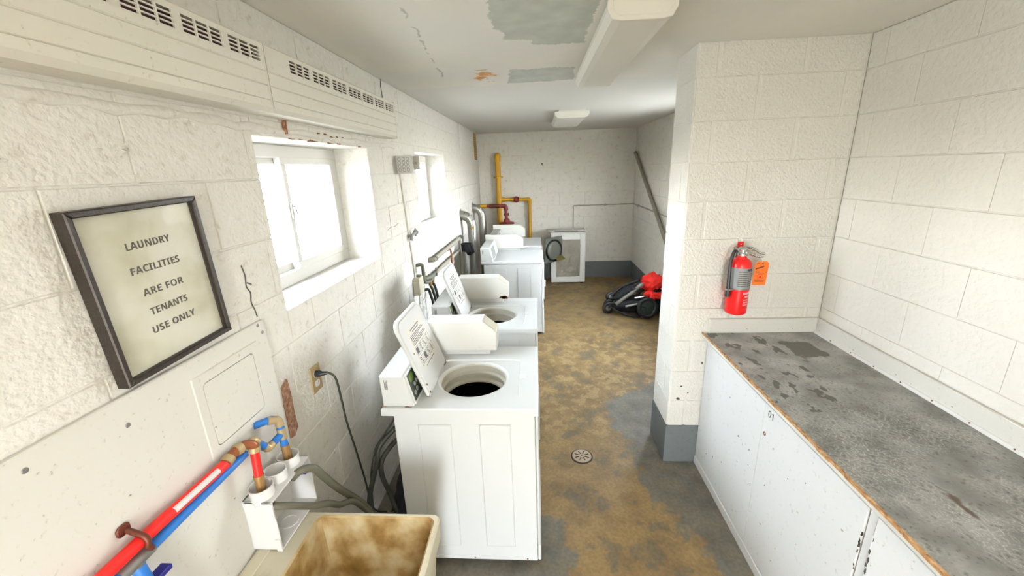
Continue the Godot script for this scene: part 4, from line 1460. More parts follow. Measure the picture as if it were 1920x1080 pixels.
	part("tee", mb().cyl(W(-0.877, 0.995, 1.128), W(-0.878, 1.035, 1.128), 0.0138, 12), M["brass_pale"], bp)
	part("brass_end", mb().cyl(W(-0.877, 0.97, 1.128), W(-0.876, 0.885, 1.13), 0.0135, 14), M["brass_old"], bp)
	# bracket that holds both pipes to the board
	var br := thing("pipe_clamp", "dark bronze clamp bolting the red pipe to the wall board", "clamp", W(-0.9, 1.08, 0.655))
	part("band", mb().tube(spline([W(XL + 0.016, 1.112, 0.655), W(-0.905, 1.104, 0.655), W(-0.884, 1.094, 0.655), W(-0.879, 1.08, 0.655), W(-0.884, 1.066, 0.655), W(-0.888, 1.05, 0.665), W(XL + 0.016, 1.028, 0.672)], 6), 0.0065, 8), M["bronze_dark"], br)
	for q in [[1.116, 0.650], [1.026, 0.675]]:
		part("flange", mb().prism(round_rect(0.03, 0.026, 0.01), on_left(XL + 0.015, q[0], q[1]), 0.007, 0.002), M["bronze_dark"], br)
	# drain hoses from the outlet box
	solo("drain_hose", mb().tube(spline([W(-0.848, 0.865, 1.09), W(-0.82, 0.886, 1.10), W(-0.80, 0.862, 1.14), W(-0.795, 0.80, 1.175), W(-0.79, 0.68, 1.245), W(-0.775, 0.50, 1.36), W(-0.76, 0.30, 1.47), W(-0.74, 0.18, 1.62)], 8), 0.0135, 14), M["hose_grey"], "grey rubber hose arching from the middle of the outlet box to the floor", "hose", W(-0.8, 0.6, 1.2), "grey hoses leaving the outlet box")
	solo("drain_hose_001", mb().tube(spline([W(-0.850, 0.866, 0.976), W(-0.828, 0.862, 0.974), W(-0.80, 0.838, 1.0), W(-0.785, 0.768, 1.07), W(-0.775, 0.70, 1.15), W(-0.77, 0.645, 1.20), W(-0.76, 0.57, 1.29), W(-0.745, 0.36, 1.42), W(-0.73, 0.2, 1.58)], 8), 0.0115, 14), M["hose_grey"], "grey rubber hose leaving the near end of the outlet box low over the sink rim", "hose", W(-0.8, 0.6, 1.1), "grey hoses leaving the outlet box")

# ---------------------------------------------------------------- small things on the left wall
func build_left_wall_things() -> void:
	# framed sign
	var c := W(XL + 0.0, 1.61, 0.897)
	var o := thing("framed_sign", "framed notice in a dark frame saying laundry facilities are for tenants use only", "sign", c)
	var T := Transform3D(on_left(0).basis * Basis(Vector3(0, 0, 1), 0.036), c)
	var w := 0.318; var h := 0.388; var t := 0.014; var dep := 0.032
	for s in 4:
		var hor := s < 2
		var sg := 1.0 if s % 2 == 0 else -1.0
		var p: Array
		if hor: p = [Vector2(-w / 2, sg * h / 2), Vector2(w / 2, sg * h / 2), Vector2(w / 2 - t, sg * (h / 2 - t)), Vector2(-w / 2 + t, sg * (h / 2 - t))]
		else: p = [Vector2(sg * w / 2, -h / 2), Vector2(sg * w / 2, h / 2), Vector2(sg * (w / 2 - t), h / 2 - t), Vector2(sg * (w / 2 - t), -h / 2 + t)]
		part("frame_bar", mb().prism(p, T * Transform3D(Basis(), Vector3(0, 0, 0.002)), dep, 0.0025), M["frame_dark"], o)
	var sheet := part("notice_sheet", mb().prism([Vector2(-w / 2 + t, -h / 2 + t), Vector2(w / 2 - t, -h / 2 + t), Vector2(w / 2 - t, h / 2 - t), Vector2(-w / 2 + t, h / 2 - t)], T * Transform3D(Basis(), Vector3(0, 0, 0.002)), 0.016), M["paper"], o, "yellowed paper notice")
	part("glass", mb().prism([Vector2(-w / 2 + t, -h / 2 + t), Vector2(w / 2 - t, -h / 2 + t), Vector2(w / 2 - t, h / 2 - t), Vector2(-w / 2 + t, h / 2 - t)], T * Transform3D(Basis(), Vector3(0, 0, 0.0215)), 0.002), M["frame_glass"], o)
	for l in [["LAUNDRY", 0.899, 1.712, 0.114], ["FACILITIES", 0.902, 1.656, 0.13], ["ARE FOR", 0.906, 1.602, 0.112], ["TENANTS", 0.907, 1.554, 0.105], ["USE ONLY", 0.909, 1.510, 0.124]]:
		lettering("lettering", l[0], 0.0165, Transform3D(T.basis, W(XL + 0.0185, l[2], l[1])), M["ink"], sheet, l[3], true)
	# rusty slot in the wall beside the board
	var q := [Vector2(-0.027, -0.115), Vector2(0.0, -0.122), Vector2(0.027, -0.10), Vector2(0.023, -0.03), Vector2(0.027, 0.03), Vector2(0.021, 0.108), Vector2(0.012, 0.114), Vector2(-0.020, 0.095), Vector2(-0.024, 0.02)]
	solo("wall_patch", mb().prism(q, on_left(XL - 0.002, 1.02, 1.272), 0.005, 0.001), M["bare_wall"], "narrow rusty brown patch of bare wall beside the white board", "patch", W(XL, 1.02, 1.272))
	# socket, plug and cord
	var so := thing("wall_socket", "tan wall socket plate above the sink with a black plug in it", "socket", W(XL, 1.035, 1.466))
	part("plate", mb().prism(round_rect(0.072, 0.117, 0.004), on_left(XL + 0.0005, 1.035, 1.466), 0.006, 0.002), M["outlet_tan"], so)
	for yy in [1.056, 1.014]:
		var rc := part("receptacle", mb().prism(round_rect(0.034, 0.028, 0.011), on_left(XL + 0.0062, yy, 1.466), 0.002, 0.0006), M["plastic_white"], so)
		for s in [-0.006, 0.006]:
			part("slot", mb().bx(XL + 0.0078, XL + 0.0086, yy - 0.002, yy + 0.007, 1.466 + s - 0.001, 1.466 + s + 0.001), M["dark"], rc)
	var pc := thing("power_cord", "black power cord hanging from the socket plug down behind the washer", "cord", W(-0.9, 0.6, 1.5))
	part("plug", mb().tube([W(XL + 0.009, 1.058, 1.463), W(XL + 0.028, 1.058, 1.463), W(XL + 0.036, 1.058, 1.465), W(XL + 0.055, 1.056, 1.475)], 0.01, 12, true, [0.014, 0.013, 0.009, 0.006]), M["black_plastic"], pc)
	part("cable", mb().tube(spline([W(XL + 0.054, 1.056, 1.475), W(-0.872, 1.035, 1.49), W(-0.87, 0.99, 1.505), W(-0.875, 0.90, 1.522), W(-0.878, 0.77, 1.54), W(-0.88, 0.57, 1.583), W(-0.88, 0.40, 1.615), W(-0.88, 0.17, 1.655), W(-0.86, 0.05, 1.75)], 8), 0.0045, 10), M["rubber"], pc)
	# hoses behind the nearest washer
	var hs := [["thin dark hose looping down from the top edge of the nearest washer", 0.0048, [W(-0.66, 0.80, 1.62), W(-0.70, 0.72, 1.60), W(-0.77, 0.62, 1.575), W(-0.785, 0.56, 1.535), W(-0.80, 0.45, 1.52), W(-0.80, 0.25, 1.5), W(-0.78, 0.05, 1.52)]],
		["thick black hose curving out behind the nearest washer and down the wall", 0.0115, [W(-0.645, 0.69, 1.66), W(-0.70, 0.675, 1.62), W(-0.755, 0.62, 1.56), W(-0.765, 0.55, 1.53), W(-0.80, 0.42, 1.50), W(-0.83, 0.25, 1.50), W(-0.84, 0.05, 1.52)]],
		["second thick black hose curving lower behind the nearest washer", 0.0115, [W(-0.645, 0.61, 1.68), W(-0.70, 0.605, 1.63), W(-0.745, 0.56, 1.56), W(-0.75, 0.49, 1.535), W(-0.74, 0.36, 1.565), W(-0.73, 0.22, 1.59), W(-0.72, 0.05, 1.62)]]]
	for k in hs.size():
		solo("washer_hose" if k == 0 else "washer_hose_%03d" % k, mb().tube(spline(hs[k][2], 8), hs[k][1], 12), M["rubber"], hs[k][0], "hose", W(-0.75, 0.4, 1.56), "hoses behind the nearest washer")
	# black sack slumped between wall and washer
	var P := []
	var fn := fnoise(5, 3.0, 3)
	for i in 13:
		var row := []
		var yy := 0.0 + 0.50 * i / 12.0
		var f := 1.0 - pow(i / 12.0, 1.5)
		for k in 20:
			var a := TAU * k / 20
			var r := 1.0 + 0.25 * fn.get_noise_3d(cos(a), yy * 4.0, sin(a))
			row.append(W(-0.735 + 0.065 * i / 12.0 + cos(a) * (0.015 + 0.075 * f) * r, yy, 1.72 + sin(a) * (0.03 + 0.15 * f) * r))
		P.append(row)
	solo("black_sack", mb().sheet(P, W(-0.72, 0.1, 1.72), true), M["black_cloth"], "slumped black sack on the floor between the wall and the nearest washer", "sack", W(-0.74, 0, 1.72))
	# emergency light
	var em := thing("emergency_light", "square white emergency light with twelve lamp cups between the two windows", "light", W(XL, 1.9, 2.8))
	part("back_box", mb().bx(XL, XL + 0.016, 1.845, 1.955, 2.79, 2.87, 0.003), M["outlet_tan"], em)
	part("head", mb().bx(XL + 0.002, XL + 0.112, 1.842, 1.957, 2.775, 2.825, 0.008), M["plastic_white"], em)
	part("lens", mb().prism(round_rect(0.088, 0.098, 0.012), facing(XL + 0.058, 1.9, 2.775), 0.004, 0.002), M["led_lens"], em)
	for i in 3:
		for j in 4:
			part("lamp_cup", mb().lathe([Vector2(0.0115, 0.0), Vector2(0.0105, 0.002), Vector2(0.007, -0.0015), Vector2(0.003, -0.0015), Vector2(0, 0.0)], W(XL + 0.030 + i * 0.028, 1.865 + j * 0.0235, 2.7705), Vector3(0, 0, 1), 14, true), M["steel_dull"], em)
	part("side_unit", mb().bx(XL + 0.118, XL + 0.158, 1.865, 1.952, 2.79, 2.80, 0.003), M["pipe_painted"], em)
	part("side_button", mb().bx(XL + 0.127, XL + 0.143, 1.90, 1.916, 2.786, 2.791, 0.001), M["steel_dull"], em)
	part("arm", mb().bx(XL + 0.10, XL + 0.13, 1.90, 1.915, 2.80, 2.815, 0.002), M["pipe_painted"], em)
	# raceway and box
	var rw := thing("cable_raceway", "slim painted cable raceway running down from the emergency light", "raceway", W(XL, 1.4, 2.83))
	part("channel", mb().tube([W(XL + 0.006, 1.842, 2.83), W(XL + 0.006, 1.07, 2.93)], 0.008, 8), M["paint_plain"], rw)
	part("junction_box", mb().bx(XL + 0.001, XL + 0.05, 0.95, 1.08, 2.87, 3.0, 0.004), M["plastic_cream"], rw)
	# small tap on the wall
	var tp := thing("wall_tap", "small old tap stub on the wall under the far window", "tap", W(XL, 1.41, 2.9))
	part("stem", mb().cyl(W(XL, 1.405, 2.87), W(XL + 0.035, 1.405, 2.87), 0.009, 12), M["steel_dull"], tp)
	part("body", mb().tube([W(XL + 0.03, 1.375, 2.86), W(XL + 0.03, 1.41, 2.875), W(XL + 0.035, 1.418, 2.95)], 0.011, 12), M["steel_dull"], tp)
	part("handle", mb().lathe([Vector2(0.006, 0), Vector2(0.02, 0.004), Vector2(0.02, 0.012), Vector2(0.006, 0.016)], W(XL + 0.035, 1.42, 2.95), Vector3(0, 0.1, -1), 14).cyl(W(XL + 0.035, 1.39, 2.955), W(XL + 0.035, 1.45, 2.955), 0.006, 8), M["steel_dull"], tp)
	# laundry valve with its hoses
	var va := thing("hose_valve", "green-grey iron valve assembly feeding hoses behind the second washer", "valve", W(XL, 1.05, 3.0))
	part("riser", mb().tube(bend([W(XL + 0.0, 1.155, 3.0), W(XL + 0.05, 1.165, 3.0), W(XL + 0.05, 1.02, 3.0), W(XL + 0.07, 1.005, 3.05), W(XL + 0.07, 1.0, 3.2)], 0.03), 0.014, 12), M["pipe_iron"], va)
	part("mount", mb().bx(XL, XL + 0.04, 1.0, 1.09, 2.93, 2.98, 0.004), M["pipe_iron"], va)
	part("valve_body", mb().tube([W(XL + 0.05, 1.045, 3.01), W(XL + 0.075, 1.035, 3.09), W(XL + 0.08, 1.035, 3.20)], 0.016, 12, true, [0.018, 0.022, 0.014]), M["pipe_iron"], va)
	part("valve_handle", mb().cyl(W(XL + 0.08, 1.035, 3.19), W(XL + 0.08, 1.035, 3.28), 0.007, 10).cyl(W(XL + 0.08, 1.0, 3.28), W(XL + 0.08, 1.07, 3.28), 0.008, 10), M["pipe_iron"], va)
	part("nipple", mb().cyl(W(XL + 0.07, 1.0, 3.10), W(XL + 0.07, 0.965, 3.10), 0.015, 12).cyl(W(XL + 0.07, 1.0, 3.18), W(XL + 0.07, 0.965, 3.18), 0.015, 12), M["brass_old"], va)
	for k in 3:
		var dd: float = [3.02, 3.10, 3.18][k]
		var yy: float = [0.955, 0.965, 0.965][k]
		var pts := [W(XL + 0.07, yy, dd), W(XL + 0.085, yy - 0.05, dd + 0.005), W(XL + 0.10, 0.80, dd + 0.01), W(XL + 0.11, 0.5, dd + 0.0), W(XL + 0.12, 0.05, dd - 0.02)]
		if k == 0: pts.push_front(W(XL + 0.03, 0.955, 2.985))
		solo("supply_hose" if k == 0 else "supply_hose_%03d" % k, mb().tube(spline(pts, 7), 0.0115, 12), M["rubber"], ["black hose nearest the raceway box, bending down from the wall", "middle black hose hanging under the iron valve", "black hose hanging under the handle of the iron valve"][k], "hose", W(XL + 0.09, 0.5, dd), "black hoses under the iron valve")
	# painted pipes along the wall
	var pp := [["upper painted pipe along the wall behind the second washer", [W(XL + 0.04, 1.117, 3.36), W(XL + 0.04, 1.10, 4.60), W(XL + 0.04, 1.02, 4.62), W(XL + 0.04, 0.55, 4.62)], 0.02],
		["lower painted pipe running parallel beneath the first", [W(XL + 0.035, 0.99, 3.30), W(XL + 0.035, 0.965, 4.58)], 0.017]]
	for k in 2:
		var p := thing("wall_pipe" if k == 0 else "wall_pipe_001", pp[k][0], "pipe", W(XL, 1.0, 4.0), "painted pipes along the left wall")
		part("pipe", mb().tube(bend(pp[k][1], 0.05), pp[k][2], 12), M["pipe_painted"] if k == 0 else M["pipe_painted"], p)
		for e in 2:
			var q0: Vector3 = pp[k][1][0] if e == 0 else pp[k][1][1]
			part("strap", mb().cyl(q0 + Vector3(0, 0, -0.05), q0 + Vector3(0, 0, -0.08), pp[k][2] + 0.005, 12), M["pipe_iron"], p)
		part("wall_end", mb().cyl(W(XL, pp[k][1][0].y, pp[k][1][0].z * -1), pp[k][1][0], pp[k][2], 12), M["pipe_painted"], p)
	solo("copper_loop", mb().tube(bend([W(XL + 0.045, 1.095, 3.9), W(XL + 0.06, 1.095, 4.0), W(XL + 0.06, 0.8, 4.02)], 0.05), 0.009, 10), M["copper"], "thin copper loop dropping from the upper painted pipe", "pipe", W(XL, 1.0, 4.0))
	var bp := [Vector2(-0.868, 1.055), Vector2(-0.82, 1.064), Vector2(-0.752, 1.06), Vector2(-0.737, 1.05), Vector2(-0.718, 0.95), Vector2(-0.76, 0.915), Vector2(-0.80, 0.922), Vector2(-0.815, 0.955), Vector2(-0.858, 0.962)]
	var bg := mb().extrude(bp, 4.47, 4.53, 0.015)
	bg.extrude([Vector2(-0.84, 1.05), Vector2(-0.77, 1.045), Vector2(-0.745, 0.96), Vector2(-0.79, 0.94), Vector2(-0.83, 0.98)], 4.45, 4.48, 0.012)
	solo("black_bag", bg, M["black_cloth"], "small limp black bag hanging on the end of the painted pipe", "bag", W(XL + 0.12, 0.97, 4.5))
	# dryer ducts
	for k in 2:
		var dd: float = [4.98, 5.95][k]
		var u := thing("dryer_duct" if k == 0 else "dryer_duct_001", ["nearer silver dryer duct rising behind the first dryer to the wall", "farther silver dryer duct partly behind the nearer one"][k], "duct", W(-0.80, 0.1, dd), "silver dryer ducts on the left wall")
		var cx := -0.805
		part("pipe", mb().cyl(W(cx, 0.12, dd), W(cx, 1.19, dd), 0.056, 24), M["duct"], u)
		part("joint_band", mb().lathe([Vector2(0.0575, 0), Vector2(0.0595, 0.004), Vector2(0.0595, 0.05), Vector2(0.0575, 0.054)], W(cx, 1.15, dd), Vector3.UP, 24), M["duct"], u)
		var seg := [W(cx, 1.19, dd), W(cx - 0.012, 1.245, dd), W(cx - 0.045, 1.29, dd), W(cx - 0.09, 1.315, dd), W(XL + 0.0, 1.325, dd)]
		for i in 4:
			var a: Vector3 = seg[i]; var bq: Vector3 = seg[i + 1]
			part("elbow_gore", mb().cyl(a, bq + (bq - a).normalized() * 0.004, 0.0565 - i * 0.0003, 24), M["duct"], u)
		part("wall_ring", mb().lathe([Vector2(0.057, 0), Vector2(0.075, 0), Vector2(0.075, 0.006), Vector2(0.057, 0.006)], W(XL, 1.325, dd), Vector3(1, 0, 0), 24), M["duct"], u)
		if k == 0: part("yellow_sticker", mb().bx(cx + 0.0, cx + 0.022, 1.16, 1.19, dd - 0.0605, dd - 0.056), M["gas_yellow"], u)
	# brass vent and painted channel high up near the far corner
	var vn := thing("wall_vent", "tall brassy louvred vent high in the far left corner", "vent", W(XL, 2.2, 6.5))
	part("frame", mb().bx(XL, XL + 0.012, 2.02, 2.385, 6.43, 6.46, 0.002).bx(XL, XL + 0.012, 2.02, 2.385, 6.62, 6.65, 0.002).bx(XL, XL + 0.012, 2.02, 2.05, 6.46, 6.62, 0.002).bx(XL, XL + 0.012, 2.355, 2.385, 6.46, 6.62, 0.002), M["vent_brass"], vn)
	for k in 11:
		part("louver", mb().box(W(XL + 0.008, 2.065 + k * 0.0275, 6.54), Vector3(0.003, 0.024, 0.16), 0.0, Basis(Vector3(0, 0, 1), 0.6)), M["vent_brass"], vn)
	part("rusty_foot", mb().bx(XL, XL + 0.014, 2.0, 2.022, 6.44, 6.64, 0.003), M["rust"], vn)
	part("backing", mb().bx(XL + 0.0005, XL + 0.002, 2.04, 2.36, 6.46, 6.62), M["dark"], vn)
	solo("painted_channel", mb().bx(XL, XL + 0.022, 1.99, 2.39, 5.19, 5.30, 0.004), M["paint_left"], "short painted wall channel hanging from the ceiling near the brassy vent", "channel", W(XL, 2.2, 5.25))
	# floor drain
	var cs := CSGCombiner3D.new()
	cs.name = "floor_drain"
	cs.position = W(0.27, 0.0, 2.276)
	add_child(cs)
	tag(cs, "round iron floor drain grate with eight slots in the walkway", "drain")
	var disc := CSGCylinder3D.new()
	disc.name = "grate"
	disc.radius = 0.062; disc.height = 0.008; disc.sides = 32
	disc.material = M["iron_grate"]
	disc.position.y = 0.003
	cs.add_child(disc)
	for k in 8:
		var sl := CSGBox3D.new()
		sl.name = "slot"
		sl.operation = CSGShape3D.OPERATION_SUBTRACTION
		sl.size = Vector3(0.032, 0.03, 0.0075)
		var a := TAU * (k + 0.5) / 8
		sl.position = Vector3(cos(a) * 0.033, 0.004, sin(a) * 0.033)
		sl.rotation.y = -a
		sl.material = M["dark"]
		disc.add_child(sl, true)
	var hole := CSGCylinder3D.new()
	hole.name = "centre_hole"
	hole.operation = CSGShape3D.OPERATION_SUBTRACTION
	hole.radius = 0.004; hole.height = 0.03
	hole.material = M["dark"]
	disc.add_child(hole)
	var rimo := thing("drain_collar", "dark worn ring in the concrete round the floor drain", "drain ring", W(0.27, 0, 2.276))
	part("ring", mb().lathe([Vector2(0.072, 0.0005), Vector2(0.071, 0.002), Vector2(0.0635, 0.002), Vector2(0.0635, -0.003), Vector2(0.0, -0.003)], W(0.27, 0.0012, 2.276), Vector3.UP, 32), M["dark"], rimo)

# ---------------------------------------------------------------- back wall and far corner
func build_back_corner() -> void:
	var d := DB - 0.08
	var o := thing("gas_pipe", "yellow gas pipe on the back wall with a side branch dropping behind the dryers", "pipe", W(-0.62, 0, d))
	part("main", mb().tube(bend([W(-0.62, 0.6, d), W(-0.62, 2.05, d), W(-0.62, 2.05, DB - 0.006)], 0.06), 0.042, 18), M["gas_yellow"], o)
	part("top_elbow", mb().tube(bend([W(-0.62, 1.96, d), W(-0.62, 2.05, d), W(-0.62, 2.05, DB - 0.006)], 0.07), 0.049, 18), M["gas_yellow"], o)
	part("coupling", mb().lathe([Vector2(0.044, 0), Vector2(0.055, 0.006), Vector2(0.055, 0.03), Vector2(0.044, 0.036)], W(-0.62, 1.705, d), Vector3.UP, 18), M["gas_yellow"], o)
	part("coupling_bolt", mb().cyl(W(-0.695, 1.723, d), W(-0.545, 1.723, d), 0.014, 10), M["gas_yellow"], o)
	part("tee", mb().cyl(W(-0.62, 1.31, d), W(-0.62, 1.42, d), 0.05, 18).cyl(W(-0.62, 1.366, d), W(-0.53, 1.366, d), 0.036, 16), M["gas_yellow"], o)
	part("branch", mb().tube(bend([W(-0.58, 1.366, d), W(-0.12, 1.356, d), W(-0.12, 0.5, d)], 0.06, 8), 0.027, 16), M["gas_yellow"], o)
	part("branch_elbow", mb().tube(bend([W(-0.17, 1.357, d), W(-0.12, 1.356, d), W(-0.12, 1.29, d)], 0.045, 8), 0.034, 16), M["gas_yellow"], o)
	part("union", mb().lathe([Vector2(0.03, -0.045), Vector2(0.04, -0.04), Vector2(0.04, -0.02), Vector2(0.05, -0.016), Vector2(0.05, 0.016), Vector2(0.04, 0.02), Vector2(0.04, 0.04), Vector2(0.03, 0.045)], W(-0.337, 1.361, d), Vector3(1, 0, 0), 12), M["pipe_red"], o, "dark red union")
	var r := thing("rust_red_pipe", "dark red pipe elbow in front of the yellow gas pipe, coming from the left wall", "pipe", W(-0.7, 1.2, 6.53))
	var e := 6.53
	part("pipe", mb().tube(bend([W(XL, 1.29, e), W(-0.50, 1.282, e), W(-0.49, 1.02, e)], 0.07, 8), 0.026, 16), M["pipe_red"], r)
	part("yellow_end", mb().cyl(W(XL + 0.03, 1.29, e), W(-0.80, 1.288, e), 0.031, 14), M["gas_yellow"], r)
	part("valve_body", mb().cyl(W(-0.76, 1.286, e), W(-0.60, 1.284, e), 0.034, 14), M["bronze_dark"], r)
	part("elbow", mb().tube(bend([W(-0.56, 1.283, e), W(-0.50, 1.282, e), W(-0.491, 1.21, e)], 0.05, 8), 0.034, 16), M["pipe_red"], r)
	part("collar", mb().cyl(W(-0.49, 1.13, e), W(-0.49, 1.17, e), 0.04, 14), M["pipe_red"], r)
	part("flange", mb().lathe([Vector2(0.03, 0.09), Vector2(0.05, 0.07), Vector2(0.055, 0.035), Vector2(0.12, 0.025), Vector2(0.12, 0.0), Vector2(0, 0)], W(-0.49, 0.995, e), Vector3.UP, 20), M["pipe_red"], r)
	part("stand_pipe", mb().cyl(W(-0.49, 0, e), W(-0.49, 1.0, e), 0.03, 14), M["pipe_red"], r)
	# conduit
	var cd := thing("conduit", "thin painted conduit stepping along the back wall round the far corner", "conduit", W(1.1, 1.226, DB - 0.01))
	part("run", mb().tube(bend([W(0.60, 0.85, DB - 0.012), W(0.60, 1.226, DB - 0.012), W(XR - 0.012, 1.232, DB - 0.012), W(XR - 0.012, 1.225, 5.0)], 0.02), 0.009, 10), M["pipe_painted"], cd)
	for q in [W(1.12, 1.229, DB - 0.019), W(XR - 0.019, 1.23, 6.45)]:
		part("clip", mb().box(q, Vector3(0.03, 0.032, 0.03), 0.006), M["pipe_painted"], cd)
	# pole leaning along the right wall
	var po := thing("leaning_pole", "long grey pole leaning against the far right corner", "pole", W(XR - 0.05, 0, 3.35))
	part("tube", mb().cyl(W(XR - 0.035, 2.02, 6.74), W(XR - 0.06, 0.02, 3.32), 0.024, 14), M["pole_grey"], po)
	part("end_cap", mb().cyl(W(XR - 0.035, 2.025, 6.748), W(XR - 0.035, 1.985, 6.68), 0.027, 14), M["pole_grey"], po)
	# gutted dryer standing at the back wall, its door hanging open
	var k := thing("old_dryer", "gutted old dryer cabinet facing the viewer at the back wall, its door open", "dryer", W(0.49, 0, 6.55))
	var x0 := 0.215; var x1 := 0.765; var f := 6.46; var t := 0.845
	part("body", mb().bx(x0 + 0.004, x1 - 0.004, 0.02, t - 0.02, f + 0.035, f + 0.33, 0.006), M["old_sheet"], k)
	var fb := mb()
	fb.bx(x0, x0 + 0.085, 0.02, t - 0.02, f, f + 0.034, 0.004)
	fb.bx(x1 - 0.085, x1, 0.02, t - 0.02, f, f + 0.034, 0.004)
	fb.bx(x0 + 0.085, x1 - 0.085, 0.02, 0.115, f, f + 0.034, 0.004)
	fb.bx(x0 + 0.085, x1 - 0.085, t - 0.12, t - 0.02, f, f + 0.034, 0.004)
	part("front_frame", fb, M["appliance_worn"], k)
	# dented sheet inside the frame
	var P := []
	var fn := fnoise(77, 3.5, 3)
	for i in 15:
		var row := []
		for j in 15:
			var xx := lerpf(x0 + 0.08, x1 - 0.08, j / 14.0)
			var yy := lerpf(0.11, t - 0.115, i / 14.0)
			row.append(W(xx, yy, f + 0.028 - 0.016 * maxf(fn.get_noise_2d(xx * 1.5, yy * 1.5) + 0.2, -0.3)))
		P.append(row)
	part("dented_panel", mb().sheet(P, W(0.49, 0.4, f + 3.0)), M["old_sheet"], k, "dented bare metal panel")
	part("top_panel", mb().bx(x0 - 0.004, x1 + 0.004, t - 0.02, t, f - 0.012, f + 0.335, 0.005), M["appliance_worn"], k)
	part("top_lid", mb().bx(x0 - 0.06, x1 + 0.01, t, t + 0.016, f + 0.14, f + 0.33, 0.004), M["appliance_worn"], k)
	part("lid_strip", mb().bx(x0 + 0.06, x1 - 0.12, t, t + 0.02, f + 0.03, f + 0.06, 0.004), M["old_sheet"], k)
	part("foot", mb().bx(x0 + 0.03, x0 + 0.07, 0, 0.022, f + 0.03, f + 0.07), M["rubber"], k)
	part("foot", mb().bx(x1 - 0.07, x1 - 0.03, 0, 0.022, f + 0.03, f + 0.07), M["rubber"], k)
	# door: hinged at x 0.385 on the frame, swung towards the viewer and left
	var hy := 0.60
	var a := Vector3(0.385, hy, -(f - 0.012))
	var ux := Vector3(-0.29, 0, 0.27).normalized()
	var Td := Transform3D(Basis(ux, Vector3.UP, ux.cross(Vector3.UP)), a)
	if Td.basis.z.z < 0: Td = Transform3D(Basis(ux, Vector3.UP, -ux.cross(Vector3.UP)), a)
	var dw := 0.37
	var door := part("door", mb().prism([Vector2(0.0, -0.2), Vector2(dw, -0.2), Vector2(dw, 0.2), Vector2(0.0, 0.2)], Td, 0.012, 0.004), M["old_door"], k, "grey sheet metal door")
	var nz := Td.basis.z
	part("gasket", mb().lathe([Vector2(0.150, 0.0), Vector2(0.152, 0.02), Vector2(0.162, 0.03), Vector2(0.174, 0.02), Vector2(0.174, 0.0)], Td * Vector3(dw / 2 + 0.01, -0.01, 0.012), nz, 36, true), M["black_plastic"], door)
	part("door_dish", mb().lathe([Vector2(0.148, 0.0), Vector2(0.14, 0.028), Vector2(0.11, 0.036), Vector2(0.0, 0.03)], Td * Vector3(dw / 2 + 0.01, -0.01, 0.012), nz, 36, true), M["old_door"], door)
	part("lint_flap", mb().box(Td * Vector3(dw / 2 - 0.07, -0.14, 0.075), Vector3(0.15, 0.012, 0.10), 0.002, Td.basis * Basis(Vector3(1, 0, 0), 0.5) * Basis(Vector3(0, 0, 1), -0.15)), mat("flap_brown", rgb(122, 112, 64), 0.6), door)
	part("door_hinge", mb().cyl(Td * Vector3(-0.004, -0.15, 0.0), Td * Vector3(-0.004, 0.15, 0.0), 0.012, 10), M["steel_dull"], k)

